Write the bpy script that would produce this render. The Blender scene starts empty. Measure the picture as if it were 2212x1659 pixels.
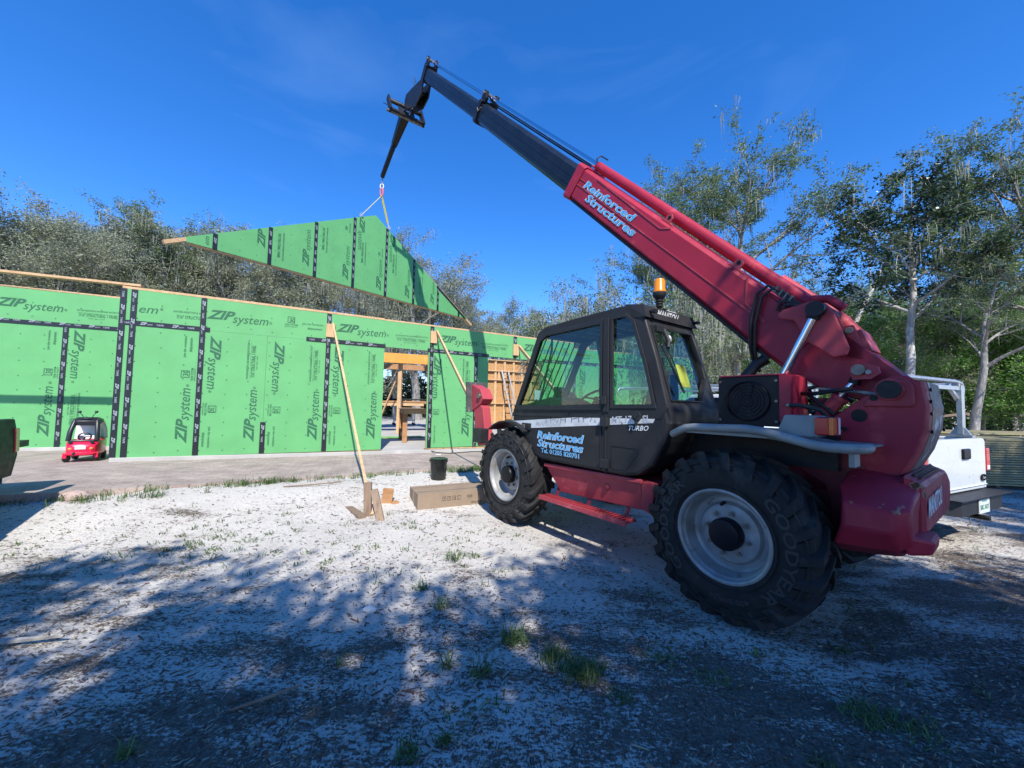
import bpy, bmesh, math, random
from mathutils import Vector as V, Matrix
from math import sin, cos, pi, radians as rad
C = bpy.context.scene
# ---------------- camera, sky, sun, exposure ----------------
PITCH, ROLL = rad(2.9), rad(1.2)
cam = bpy.data.cameras.new('camera'); camo = bpy.data.objects.new('camera', cam); C.collection.objects.link(camo)
cam.sensor_width = 36; cam.lens = 828/2212*36; cam.clip_start = .05; cam.clip_end = 2000
fw = V((0, cos(PITCH), sin(PITCH))); up0 = V((0, -sin(PITCH), cos(PITCH))); rt0 = V((1, 0, 0))
rt = rt0*cos(ROLL)+up0*sin(ROLL); up = up0*cos(ROLL)-rt0*sin(ROLL)
camo.matrix_world = Matrix(((rt.x, up.x, -fw.x, 0), (rt.y, up.y, -fw.y, 0), (rt.z, up.z, -fw.z, 1.57), (0, 0, 0, 1)))
C.camera = camo
SUN_EL, SUN_AZ = rad(47), rad(168)      # azimuth towards the sun, clockwise from +Y
S = V((sin(SUN_AZ)*cos(SUN_EL), cos(SUN_AZ)*cos(SUN_EL), sin(SUN_EL)))
wd = bpy.data.worlds.new('World'); C.world = wd; wd.use_nodes = True
nt = wd.node_tree; bg = nt.nodes['Background']
sky = nt.nodes.new('ShaderNodeTexSky'); sky.sky_type = 'NISHITA'; sky.sun_disc = False
sky.sun_elevation = SUN_EL; sky.sun_rotation = SUN_AZ; sky.altitude = 300; sky.air_density = 1.0; sky.dust_density = 0; sky.ozone_density = 6
hs = nt.nodes.new('ShaderNodeHueSaturation'); hs.inputs['Saturation'].default_value = 1.24; hs.inputs['Value'].default_value = 1.0
# faint high cloud in the sky
tc = nt.nodes.new('ShaderNodeTexCoord'); mp = nt.nodes.new('ShaderNodeMapping'); mp.inputs['Scale'].default_value = (1.3, 1.3, 5)
nz = nt.nodes.new('ShaderNodeTexNoise'); nz.inputs['Scale'].default_value = 1.6; nz.inputs['Detail'].default_value = 6; nz.inputs['Distortion'].default_value = .6
cr = nt.nodes.new('ShaderNodeValToRGB'); cr.color_ramp.elements[0].position = .60; cr.color_ramp.elements[0].color = (0, 0, 0, 1)
cr.color_ramp.elements[1].position = .8; cr.color_ramp.elements[1].color = (.07, .07, .07, 1)
mx = nt.nodes.new('ShaderNodeMix'); mx.data_type = 'RGBA'; mx.inputs[7].default_value = (3, 4.5, 7, 1)
lk = nt.links.new
tn = nt.nodes.new('ShaderNodeMix'); tn.data_type = 'RGBA'; tn.blend_type = 'MULTIPLY'; tn.inputs[0].default_value = 1; tn.inputs[7].default_value = (.98, .92, 1.03, 1); lk(sky.outputs[0], tn.inputs[6]); lk(tn.outputs[2], hs.inputs['Color']); lk(tc.outputs['Generated'], mp.inputs[0]); lk(mp.outputs[0], nz.inputs['Vector']); lk(nz.outputs[0], cr.inputs[0])
lk(cr.outputs[0], mx.inputs[0]); lk(hs.outputs[0], mx.inputs[6]); lk(mx.outputs[2], bg.inputs['Color'])
bg.inputs['Strength'].default_value = .165
sl = bpy.data.lights.new('sun', 'SUN'); sl.energy = 4.3; sl.angle = rad(.55); sl.color = (1, .95, .86)
so = bpy.data.objects.new('sun', sl); C.collection.objects.link(so); so.rotation_euler = S.to_track_quat('Z', 'Y').to_euler()
so.location = (0, -10, 20)
C.view_settings.view_transform = 'Standard'; C.view_settings.look = 'None'; C.view_settings.exposure = .7; C.view_settings.gamma = 1
C.cycles.max_bounces = 8; C.cycles.transparent_max_bounces = 24

R = random.Random(7)
# ---------------- materials ----------------
M = {}
def mat(name, col, rough=.6, metal=0, var=0, vscale=4, bump=0, bscale=30, spots=None, spec=.5, alpha=None, stretch=None, coat=0, detail=5, streak=None):
    """spots = (colour, scale, threshold): wear patches; streak = (colour, scale xyz, lo, hi)"""
    m = bpy.data.materials.new(name); m.use_nodes = True; t = m.node_tree; b = t.nodes['Principled BSDF']; L = t.links.new
    b.inputs['Roughness'].default_value = rough; b.inputs['Metallic'].default_value = metal; b.inputs['Specular IOR Level'].default_value = spec
    b.inputs['Base Color'].default_value = (*col, 1); b.inputs['Coat Weight'].default_value = coat
    co = t.nodes.new('ShaderNodeTexCoord'); out = None
    src = co.outputs['Object']
    if stretch:
        mpn = t.nodes.new('ShaderNodeMapping'); mpn.inputs['Scale'].default_value = stretch; L(src, mpn.inputs[0]); src = mpn.outputs[0]
    def noise(sc, det=5, rgh=.55, s=None):
        n = t.nodes.new('ShaderNodeTexNoise'); n.inputs['Scale'].default_value = sc; n.inputs['Detail'].default_value = det; n.inputs['Roughness'].default_value = rgh
        L(s or src, n.inputs['Vector']); return n.outputs[0]
    if var:
        r = t.nodes.new('ShaderNodeMapRange'); r.inputs[1].default_value = .3; r.inputs[2].default_value = .7
        r.inputs[3].default_value = 1-var; r.inputs[4].default_value = 1+var*.7; L(noise(vscale, detail), r.inputs[0])
        mu = t.nodes.new('ShaderNodeMix'); mu.data_type = 'RGBA'; mu.blend_type = 'MULTIPLY'; mu.inputs[0].default_value = 1; mu.inputs[6].default_value = (*col, 1)
        L(r.outputs[0], mu.inputs[7]); out = mu.outputs[2]
        rr = t.nodes.new('ShaderNodeMapRange'); rr.inputs[1].default_value = .3; rr.inputs[2].default_value = .7; rr.inputs[3].default_value = rough*.82; rr.inputs[4].default_value = min(1, rough*1.2)
        L(noise(vscale*3.1), rr.inputs[0]); L(rr.outputs[0], b.inputs['Roughness'])
    for sp in ([spots] if spots and not isinstance(spots, list) else spots or []):
        c2, sc, th = sp[:3]; wdt = sp[3] if len(sp) > 3 else .03
        r = t.nodes.new('ShaderNodeMapRange'); r.inputs[1].default_value = th; r.inputs[2].default_value = th+wdt; L(noise(sc, 8, .62), r.inputs[0])
        mu = t.nodes.new('ShaderNodeMix'); mu.data_type = 'RGBA'; L(r.outputs[0], mu.inputs[0]); mu.inputs[7].default_value = (*c2, 1)
        if out is None: mu.inputs[6].default_value = (*col, 1)
        else: L(out, mu.inputs[6])
        out = mu.outputs[2]
    if streak:
        c2, scl, lo, hi = streak
        mpn = t.nodes.new('ShaderNodeMapping'); mpn.inputs['Scale'].default_value = scl; L(co.outputs['Object'], mpn.inputs[0])
        r = t.nodes.new('ShaderNodeMapRange'); r.inputs[1].default_value = lo; r.inputs[2].default_value = hi; L(noise(1, 6, .6, mpn.outputs[0]), r.inputs[0])
        mu = t.nodes.new('ShaderNodeMix'); mu.data_type = 'RGBA'; L(r.outputs[0], mu.inputs[0]); mu.inputs[7].default_value = (*c2, 1)
        if out is None: mu.inputs[6].default_value = (*col, 1)
        else: L(out, mu.inputs[6])
        out = mu.outputs[2]
    if out is not None: L(out, b.inputs['Base Color'])
    if bump:
        bp = t.nodes.new('ShaderNodeBump'); bp.inputs['Strength'].default_value = bump; bp.inputs['Distance'].default_value = .02
        L(noise(bscale, 6), bp.inputs['Height']); L(bp.outputs[0], b.inputs['Normal'])
    if alpha is not None: b.inputs['Alpha'].default_value = alpha
    M[name] = m; return m
mat('red_paint', (.34, .020, .045), .48, spec=.3, var=.16, vscale=2.2, spots=[((.52, .07, .09), 3.0, .60, .12), ((.1, .035, .02), 13, .69, .02)], coat=.04, bump=.04, bscale=8)
mat('red_faded', (.40, .055, .07), .55, spec=.3, var=.18, vscale=3, spots=[((.62, .16, .17), 4, .58, .14), ((.13, .045, .02), 14, .69, .02)], bump=.05, bscale=9)
mat('red_rusty', (.36, .022, .046), .48, spec=.3, var=.2, vscale=3, spots=[((.4, .3, .18), 5.5, .635, .02), ((.09, .035, .02), 5.5, .65, .02)], bump=.1, bscale=9)
mat('cab_plastic', (.024, .024, .026), .55, spec=.3, var=.25, vscale=3, spots=((.05, .045, .04), 5, .6, .2), bump=.05, bscale=60)
mat('rubber', (.018, .018, .019), .66, spec=.3, var=.3, vscale=6, spots=[((.075, .068, .06), 5, .56, .25)], bump=.25, bscale=25)
mat('rubber_mark', (.034, .034, .036), .6)
mat('wheel_grey', (.33, .335, .335), .45, metal=.25, var=.3, vscale=5, spots=[((.20, .16, .12), 4, .52, .25), ((.13, .08, .05), 9, .62, .08)], bump=.06, bscale=20)
mat('hub_black', (.008, .008, .011), .4, spec=.25, var=.3)
mat('black_steel', (.014, .014, .016), .45, spec=.3, var=.4, vscale=5, spots=((.08, .05, .03), 12, .66, .06), bump=.1, bscale=25)
mat('boom_black', (.010, .014, .022), .34, spec=.35, var=.35, vscale=3, streak=((.16, .12, .06), (.5, 8, 8), .66, .8), bump=.03)
mat('chrome', (.75, .77, .8), .12, metal=1, var=.05)
mat('worn_steel', (.22, .19, .16), .5, metal=.5, var=.4, vscale=12, spots=((.09, .04, .02), 15, .55, .1))
mat('dark_red', (.16, .012, .022), .55, var=.3, spots=((.05, .03, .025), 7, .58, .12))
mat('grey_paint', (.25, .27, .265), .5, var=.22, vscale=6, spots=((.12, .08, .05), 14, .66, .04), bump=.08, bscale=20)
mat('sticker_white', (.6, .62, .62), .5, var=.15, vscale=9, spots=[((.25, .22, .2), 12, .64, .02)])
mat('sticker_blue', (.05, .42, .80), .4)
mat('text_white', (.75, .77, .78), .45)
mat('sticker_faded', (.5, .53, .56), .5)
mat('amber', (.8, .24, .005), .3); M['amber'].node_tree.nodes['Principled BSDF'].inputs['Transmission Weight'].default_value = .08
mat('lens_red', (.5, .02, .02), .18, coat=.6)
mat('lens_amber', (.75, .18, .03), .18, coat=.6)
mat('lens_white', (.75, .75, .75), .2, coat=.6)
mat('mirror', (.8, .8, .8), .05, metal=1)
mat('seat_fabric', (.03, .035, .04), .85, bump=.1)
mat('paper', (.75, .76, .77), .8, var=.05)
mat('yellow_paper', (.35, .4, .05), .7)
mat('zip_green', (.115, .38, .135), .62, var=.07, vscale=2.2, bump=.04, bscale=90, spots=[((.13, .43, .16), 1.6, .62, .2)])
mat('zip_print', (.022, .12, .055), .7)
mat('tape_black', (.012, .015, .02), .42, bump=.05)
mat('tape_print', (.33, .37, .4), .5)
def wood(name, c, d, rough=.75, sc=(2, 30, 30)):
    mat(name, c, rough, var=.12, vscale=3, streak=(d, sc, .45, .72), bump=.08, bscale=40)
wood('pine', (.58, .39, .21), (.42, .25, .12)); wood('pine_x', (.55, .37, .2), (.4, .24, .12), sc=(30, 2, 30)); wood('pine_z', (.58, .38, .2), (.42, .25, .12), sc=(30, 30, 2))
wood('weathered_wood', (.24, .17, .12), (.14, .09, .065)); wood('weathered_z', (.27, .19, .13), (.16, .1, .07), sc=(30, 30, 2))
wood('cedar', (.42, .22, .1), (.3, .14, .06))
wood('lvl_orange', (.72, .34, .06), (.6, .26, .04), .5)
wood('treated', (.27, .24, .13), (.17, .15, .08), sc=(1.5, 30, 60))
mat('osb', (.5, .27, .11), .75, var=.3, vscale=14, spots=[((.32, .16, .06), 22, .55, .1), ((.62, .38, .18), 18, .6, .08)])
mat('cardboard', (.27, .20, .14), .85, var=.12, vscale=5, bump=.03)
mat('card_print', (.05, .04, .035), .8)
mat('bucket_black', (.012, .014, .013), .28, var=.2, spots=((.1, .1, .09), 25, .68, .05))
mat('toy_red', (.72, .01, .06), .3, var=.08, coat=.3); mat('toy_black', (.015, .015, .017), .35, coat=.2); mat('toy_white', (.78, .76, .76), .4); mat('toy_orange', (.8, .2, .05), .35)
mat('truck_white', (.62, .65, .66), .3, var=.06, vscale=2, coat=.4, streak=((.4, .38, .34), (5, 5, 1.5), .66, .69), spots=[((.3, .31, .3), 4, .655, .01)])
mat('truck_dark', (.014, .018, .017), .5, spec=.25, var=.2)
mat('black_plastic', (.016, .016, .018), .55, var=.25, bump=.05)
mat('aluminium', (.5, .52, .54), .35, metal=.7, var=.15, vscale=15)
mat('plate', (.6, .65, .62), .4); mat('plate_green', (.03, .2, .1), .5)
mat('sling_yellow', (.75, .6, .03), .75); mat('sling_white', (.7, .7, .68), .8); mat('hook_red', (.6, .12, .1), .4)
mat('moss', (.23, .24, .2), .95, var=.2, vscale=3)
mat('bark', (.28, .265, .245), .9, var=.4, vscale=3, bump=.6, bscale=14, spots=((.42, .4, .37), 3, .55, .1), stretch=(3, 3, .8))
mat('bark_pale', (.36, .34, .31), .9, var=.35, vscale=5, bump=.5, bscale=18, spots=[((.6, .59, .56), 3.5, .5, .12), ((.12, .11, .09), 7, .62, .06)], stretch=(2, 2, 1))
mat('stone_white', (.6, .6, .57), .8, bump=.2); mat('stone_pink', (.4, .3, .27), .85, var=.2, bump=.3)
mat('blue_tarp', (.03, .25, .6), .5); mat('cable', (.02, .02, .02), .5)
def leaf(name, c1, c2, trans=.35, rough=.5):
    m = bpy.data.materials.new(name); m.use_nodes = True; t = m.node_tree; L = t.links.new; b = t.nodes['Principled BSDF']
    g = t.nodes.new('ShaderNodeNewGeometry'); r = t.nodes.new('ShaderNodeValToRGB')
    r.color_ramp.elements[0].color = (*c1, 1); r.color_ramp.elements[1].color = (*c2, 1)
    L(g.outputs['Random Per Island'], r.inputs[0])
    co = t.nodes.new('ShaderNodeTexCoord'); n = t.nodes.new('ShaderNodeTexNoise'); n.inputs['Scale'].default_value = .9; n.inputs['Detail'].default_value = 3; L(co.outputs['Object'], n.inputs['Vector'])
    mr = t.nodes.new('ShaderNodeMapRange'); mr.inputs[1].default_value = .3; mr.inputs[2].default_value = .7; mr.inputs[3].default_value = .7; mr.inputs[4].default_value = 1.35; L(n.outputs[0], mr.inputs[0])
    mu = t.nodes.new('ShaderNodeMix'); mu.data_type = 'RGBA'; mu.blend_type = 'MULTIPLY'; mu.inputs[0].default_value = 1; L(r.outputs[0], mu.inputs[6]); L(mr.outputs[0], mu.inputs[7])
    L(mu.outputs[2], b.inputs['Base Color']); b.inputs['Roughness'].default_value = rough; b.inputs['Specular IOR Level'].default_value = .35
    tr = t.nodes.new('ShaderNodeBsdfTranslucent'); ms = t.nodes.new('ShaderNodeMixShader'); ms.inputs[0].default_value = trans; L(mu.outputs[2], tr.inputs['Color'])
    o = t.nodes['Material Output']; L(b.outputs[0], ms.inputs[1]); L(tr.outputs[0], ms.inputs[2]); L(ms.outputs[0], o.inputs['Surface']); M[name] = m
leaf('leaf_olive', (.17, .19, .105), (.34, .36, .24)); leaf('leaf_green', (.07, .12, .04), (.19, .26, .10)); leaf('leaf_dark', (.022, .045, .02), (.075, .12, .055), .2, .3)
leaf('leaf_bright', (.08, .20, .03), (.2, .36, .08), .45); leaf('grass_blade', (.035, .085, .02), (.15, .22, .07), .25)
# glass: clear pane with a reflection and a light tint
m = bpy.data.materials.new('glass'); m.use_nodes = True; t = m.node_tree; t.nodes.remove(t.nodes['Principled BSDF'])
a = t.nodes.new('ShaderNodeBsdfTransparent'); a.inputs[0].default_value = (.74, .86, .83, 1); g = t.nodes.new('ShaderNodeBsdfGlossy'); g.inputs['Roughness'].default_value = .02; g.inputs[0].default_value = (1, 1, 1, 1)
lw = t.nodes.new('ShaderNodeLayerWeight'); lw.inputs[0].default_value = .5; pw = t.nodes.new('ShaderNodeMath'); pw.operation = 'POWER'; pw.inputs[1].default_value = 4; fr = t.nodes.new('ShaderNodeMapRange'); fr.inputs[3].default_value = .035; fr.inputs[4].default_value = .6; t.links.new(lw.outputs['Facing'], pw.inputs[0]); t.links.new(pw.outputs[0], fr.inputs[0]); ms = t.nodes.new('ShaderNodeMixShader')
t.links.new(fr.outputs[0], ms.inputs[0]); t.links.new(a.outputs[0], ms.inputs[1]); t.links.new(g.outputs[0], ms.inputs[2]); t.links.new(ms.outputs[0], t.nodes['Material Output'].inputs[0]); M['glass'] = m

# ---------------- helpers ----------------
class MB:
    def __init__(s): s.v = []; s.f = []; s.mi = []; s.ms = []
    def idx(s, m):
        if m not in s.ms: s.ms.append(m)
        return s.ms.index(m)
    def add(s, vs, fs, m):
        o = len(s.v); s.v += [tuple(x) for x in vs]; k = s.idx(m); s.f += [tuple(i+o for i in f) for f in fs]; s.mi += [k]*len(fs); return s
    def box(s, c, d, m, rot=None):
        vs = [V((sx*d[0]/2, sy*d[1]/2, sz*d[2]/2)) for sx in (-1, 1) for sy in (-1, 1) for sz in (-1, 1)]
        if rot is not None: vs = [rot @ v for v in vs]
        c = V(c); return s.add([v+c for v in vs], [(0, 1, 3, 2), (4, 6, 7, 5), (0, 4, 5, 1), (2, 3, 7, 6), (0, 2, 6, 4), (1, 5, 7, 3)], m)
    def bar(s, a, b, w, h, m, upv=(0, 0, 1)):
        a, b = V(a), V(b); x = (b-a).normalized(); u = V(upv)
        if abs(x.dot(u)) > .98: u = V((1, 0, 0))
        y = u.cross(x).normalized(); z = x.cross(y); rot = Matrix((x, y, z)).transposed()
        return s.box((a+b)/2, ((b-a).length, w, h), m, rot)
    def prism(s, pts, y0, y1, m, fn=None):
        """polygon in (x,z) extruded from y0 to y1; fn maps (x,y,z)"""
        n = len(pts); fn = fn or (lambda x, y, z: (x, y, z))
        vs = [fn(x, y0, z) for x, z in pts]+[fn(x, y1, z) for x, z in pts]
        fs = [tuple(range(n)), tuple(range(2*n-1, n-1, -1))]+[(i, i+n, (i+1) % n+n, (i+1) % n) for i in range(n)]
        return s.add(vs, fs, m)
    def loft(s, secs, m, caps=True):
        n = len(secs[0]); vs = [p for q in secs for p in q]; fs = []
        for k in range(len(secs)-1):
            for i in range(n): j = (i+1) % n; fs.append((k*n+i, k*n+j, (k+1)*n+j, (k+1)*n+i))
        if caps: fs += [tuple(range(n-1, -1, -1)), tuple((len(secs)-1)*n+i for i in range(n))]
        return s.add(vs, fs, m)
    def tube(s, pts, r, m, seg=10, caps=True):
        pts = [V(p) for p in pts]; n = len(pts); rs = r if isinstance(r, (list, tuple)) else [r]*n; secs = []; pu = None
        for i, p in enumerate(pts):
            d = (pts[min(i+1, n-1)]-pts[max(i-1, 0)]).normalized()
            if pu is None: pu = V((0, 0, 1)) if abs(d.z) < .9 else V((1, 0, 0))
            u = (pu-d*pu.dot(d)).normalized(); w = d.cross(u); pu = u
            secs.append([p+(u*cos(2*pi*k/seg)+w*sin(2*pi*k/seg))*rs[i] for k in range(seg)])
        return s.loft(secs, m, caps)
    def cyl(s, a, b, r, m, seg=20): return s.tube([a, b], r, m, seg)
    def lathe(s, prof, m, seg=32, axis='y', c=(0, 0, 0), close=False):
        """profile [(r, h)]"""
        def P(r, h, a):
            if axis == 'y': return (c[0]+r*cos(a), c[1]+h, c[2]+r*sin(a))
            if axis == 'x': return (c[0]+h, c[1]+r*cos(a), c[2]+r*sin(a))
            return (c[0]+r*cos(a), c[1]+r*sin(a), c[2]+h)
        n = len(prof); vs = [P(r, h, 2*pi*k/seg) for k in range(seg) for r, h in prof]; fs = []
        for k in range(seg):
            k2 = (k+1) % seg
            for i in range(n if close else n-1): j = (i+1) % n; fs.append((k*n+i, k2*n+i, k2*n+j, k*n+j))
        return s.add(vs, fs, m)
    def text(s, body, o, x, y, size, m, bold=0, shear=0, sx=1, off=.004, fit=None, center=False, mapf=None):
        vs, fs = glyphs(body, bold, shear); w = max(v[0] for v in vs) if vs else 1
        if fit: sx = fit/(w*size)
        o, x, y = V(o), V(x).normalized(), V(y).normalized(); n = x.cross(y); dx = -w*size*sx/2 if center else 0
        if mapf: return s.add([mapf(v[0]*size*sx+dx, v[1]*size) for v in vs], fs, m)
        return s.add([o+x*(v[0]*size*sx+dx)+y*(v[1]*size)+n*off for v in vs], fs, m)
    def build(s, name, parent=None, smooth=None, bevel=0, xf=None):
        me = bpy.data.meshes.new(name); vs = s.v if xf is None else [tuple(xf @ V(v)) for v in s.v]
        me.from_pydata(vs, [], s.f); me.polygons.foreach_set('material_index', s.mi)
        for k in s.ms: me.materials.append(M[k])
        me.update()
        if not getattr(s, 'flat', False):
            bm = bmesh.new(); bm.from_mesh(me); bmesh.ops.recalc_face_normals(bm, faces=bm.faces); bm.to_mesh(me); bm.free()
        if smooth is not None:
            me.polygons.foreach_set('use_smooth', [True]*len(me.polygons))
            bm = bmesh.new(); bm.from_mesh(me)
            for e in bm.edges:
                if len(e.link_faces) == 2 and e.calc_face_angle(0) > rad(smooth): e.smooth = False
            bm.to_mesh(me); bm.free()
        o = bpy.data.objects.new(name, me); C.collection.objects.link(o)
        if parent: o.parent = parent
        if bevel:
            b = o.modifiers.new('bevel', 'BEVEL'); b.width = bevel; b.segments = 2; b.limit_method = 'ANGLE'; b.angle_limit = rad(35)
        return o
_gc = {}
def glyphs(body, bold=0, shear=0):
    k = (body, bold, shear)
    if k not in _gc:
        cu = bpy.data.curves.new('t', 'FONT'); cu.body = body; cu.size = 1; cu.offset = bold; cu.shear = shear; cu.resolution_u = 2; cu.fill_mode = 'BACK' if False else 'FRONT'
        ob = bpy.data.objects.new('t', cu); me = ob.to_mesh()
        _gc[k] = ([tuple(v.co) for v in me.vertices], [tuple(p.vertices) for p in me.polygons]); ob.to_mesh_clear()
        bpy.data.objects.remove(ob); bpy.data.curves.remove(cu)
    return _gc[k]
def tag(o, label, cat, group=None, kind=None):
    if label: o['label'] = label
    if cat: o['category'] = cat
    if group: o['group'] = group
    if kind: o['kind'] = kind
    return o
def thing(name, label, cat, loc=(0, 0, 0), rz=0, group=None):
    o = bpy.data.objects.new(name, None); C.collection.objects.link(o); o.location = loc; o.rotation_euler = (0, 0, rz); o.empty_display_size = .2
    return tag(o, label, cat, group)
def copy_tree(o, parent=None):
    c = o.copy(); C.collection.objects.link(c); c.parent = parent
    for ch in [x for x in o.children]: copy_tree(ch, c)
    return c
# main wall frame: A origin at the corner tape, w along, n away from camera
A = V((-7.792, 7.735, 0)); w = V((cos(.386), sin(.386), 0)); n = V((-w.y, w.x, 0)); Z = V((0, 0, 1))
def WP(u, q, z): return A+w*u+n*q+Z*z
def wq(x, y): return (V((x, y, 0))-A).dot(n)
def wu(x, y): return (V((x, y, 0))-A).dot(w)

mat('sticker_brown', (.20, .13, .11), .55, var=.2, vscale=5, spots=[((.6, .6, .6), 5, .58, .03)])

mat('pad_grey', (.07, .068, .07), .7, var=.4, vscale=10, streak=((.2, .19, .18), (20, 20, 3), .6, .7))
# ---------------- ground ----------------
def sst(a, b, x): t = max(0, min(1, (x-a)/(b-a))); return t*t*(3-2*t)
def gz(x, y):
    q, u = wq(x, y), wu(x, y)
    h = (.205 if u > 1.5 else .10+.07*max(0, min(1, (u+1)/2.5)))*sst(-5.0, -2.95, q)
    a = .010*sin(x*2.3+1.3*sin(y*1.7))*cos(y*1.9+x*.6)+.006*sin(x*6.1+y*2.2)*sin(y*5.3-x)
    for (bx, by, r, hh) in ((.3, 4.1, .5, .03), (-1.1, 3.5, .35, .02), (3.3, 2.0, .6, .03), (-2.6, 2.4, .7, .02), (1.2, 1.6, .5, .018)):
        d = ((x-bx)**2+(y-by)**2)/(r*r)
        if d < 4: a += hh*math.exp(-d*1.5)
    near = max(0, 1-max(abs(x)/25, abs(y)/25)) if abs(x) < 25 and abs(y) < 25 else 0
    return h+a*min(1, near*2)*(1-.6*sst(-3.6, -2.9, q))
def axis(lo, hi, st, far):
    a = [lo+st*i for i in range(int((hi-lo)/st)+1)]; s = st; l = a[0]; pre = []
    while l > -far: s *= 1.35; l -= s; pre.append(l)
    s = st; h = a[-1]; post = []
    while h < far: s *= 1.35; h += s; post.append(h)
    return pre[::-1]+a+post
xs, ys = axis(-8, 11, .07, 400), axis(-.5, 9, .07, 400)
g = MB(); nx = len(xs); g.v = [(x, y, gz(x, y)) for y in ys for x in xs]
g.f = [(j*nx+i, j*nx+i+1, (j+1)*nx+i+1, (j+1)*nx+i) for j in range(len(ys)-1) for i in range(nx-1)]; g.mi = [0]*len(g.f); g.ms = ['sand']; g.flat = True
m = bpy.data.materials.new('sand'); m.use_nodes = True; M['sand'] = m; t = m.node_tree; L = t.links.new; b = t.nodes['Principled BSDF']; b.inputs['Roughness'].default_value = .95; b.inputs['Specular IOR Level'].default_value = .15
co = t.nodes.new('ShaderNodeTexCoord'); O_ = co.outputs['Object']
def N(kind, **k):
    x = t.nodes.new('ShaderNode'+kind)
    for a_, v_ in k.items(): setattr(x, a_, v_)
    return x
def noise(sc, det=6, rg=.6, stretch=None, dist=0):
    x = N('TexNoise'); x.inputs['Scale'].default_value = sc; x.inputs['Detail'].default_value = det; x.inputs['Roughness'].default_value = rg; x.inputs['Distortion'].default_value = dist
    s_ = O_
    if stretch: mm = N('Mapping'); mm.inputs['Scale'].default_value = stretch[0]; mm.inputs['Rotation'].default_value = (0, 0, stretch[1]); L(O_, mm.inputs[0]); s_ = mm.outputs[0]
    L(s_, x.inputs['Vector']); return x.outputs[0]
def mr(src, a_, b_, c_=0, d_=1):
    x = N('MapRange'); x.inputs[1].default_value = a_; x.inputs[2].default_value = b_; x.inputs[3].default_value = c_; x.inputs[4].default_value = d_; L(src, x.inputs[0]); return x.outputs[0]
def mth(op, a_, b_=None, clamp=False):
    x = N('Math', operation=op, use_clamp=clamp)
    for i_, s_ in enumerate((a_, b_)):
        if s_ is None: continue
        if isinstance(s_, (int, float)): x.inputs[i_].default_value = s_
        else: L(s_, x.inputs[i_])
    return x.outputs[0]
def mixc(f_, a_, b_):
    x = N('Mix', data_type='RGBA')
    for i_, s_ in ((0, f_), (6, a_), (7, b_)):
        if isinstance(s_, tuple): x.inputs[i_].default_value = (*s_, 1)
        elif isinstance(s_, (int, float)): x.inputs[i_].default_value = s_
        else: L(s_, x.inputs[i_])
    return x.outputs[2]
sep = N('SeparateXYZ'); L(O_, sep.inputs[0]); X_, Y_ = sep.outputs[0], sep.outputs[1]
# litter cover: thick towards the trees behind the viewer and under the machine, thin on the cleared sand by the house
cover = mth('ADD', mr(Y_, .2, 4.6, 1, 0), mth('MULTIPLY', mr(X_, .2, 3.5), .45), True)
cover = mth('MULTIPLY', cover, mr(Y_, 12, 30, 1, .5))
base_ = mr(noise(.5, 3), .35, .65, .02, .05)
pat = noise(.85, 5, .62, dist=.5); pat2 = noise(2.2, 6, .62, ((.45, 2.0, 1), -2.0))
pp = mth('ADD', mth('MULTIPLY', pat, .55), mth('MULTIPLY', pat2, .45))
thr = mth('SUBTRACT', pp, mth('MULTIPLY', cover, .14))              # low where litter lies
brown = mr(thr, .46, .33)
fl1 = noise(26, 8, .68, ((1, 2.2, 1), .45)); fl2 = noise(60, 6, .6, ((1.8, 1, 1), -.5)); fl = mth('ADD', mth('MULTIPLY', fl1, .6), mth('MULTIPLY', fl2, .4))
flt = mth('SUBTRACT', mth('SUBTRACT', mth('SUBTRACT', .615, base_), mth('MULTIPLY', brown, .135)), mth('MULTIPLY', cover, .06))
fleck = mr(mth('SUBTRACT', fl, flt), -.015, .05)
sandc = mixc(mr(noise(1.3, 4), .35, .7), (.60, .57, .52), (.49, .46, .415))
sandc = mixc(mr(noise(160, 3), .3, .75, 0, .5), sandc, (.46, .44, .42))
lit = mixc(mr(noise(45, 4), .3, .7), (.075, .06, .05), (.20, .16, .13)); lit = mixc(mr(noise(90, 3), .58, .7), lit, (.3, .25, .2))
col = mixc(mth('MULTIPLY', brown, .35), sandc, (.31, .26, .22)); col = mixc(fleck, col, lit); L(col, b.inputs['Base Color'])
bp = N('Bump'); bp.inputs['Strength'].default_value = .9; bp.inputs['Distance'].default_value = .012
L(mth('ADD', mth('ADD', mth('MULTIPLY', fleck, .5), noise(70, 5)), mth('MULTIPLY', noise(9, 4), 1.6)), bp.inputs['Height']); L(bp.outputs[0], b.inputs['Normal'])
gr = g.build('ground', smooth=60); gr['kind'] = 'structure'
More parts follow.
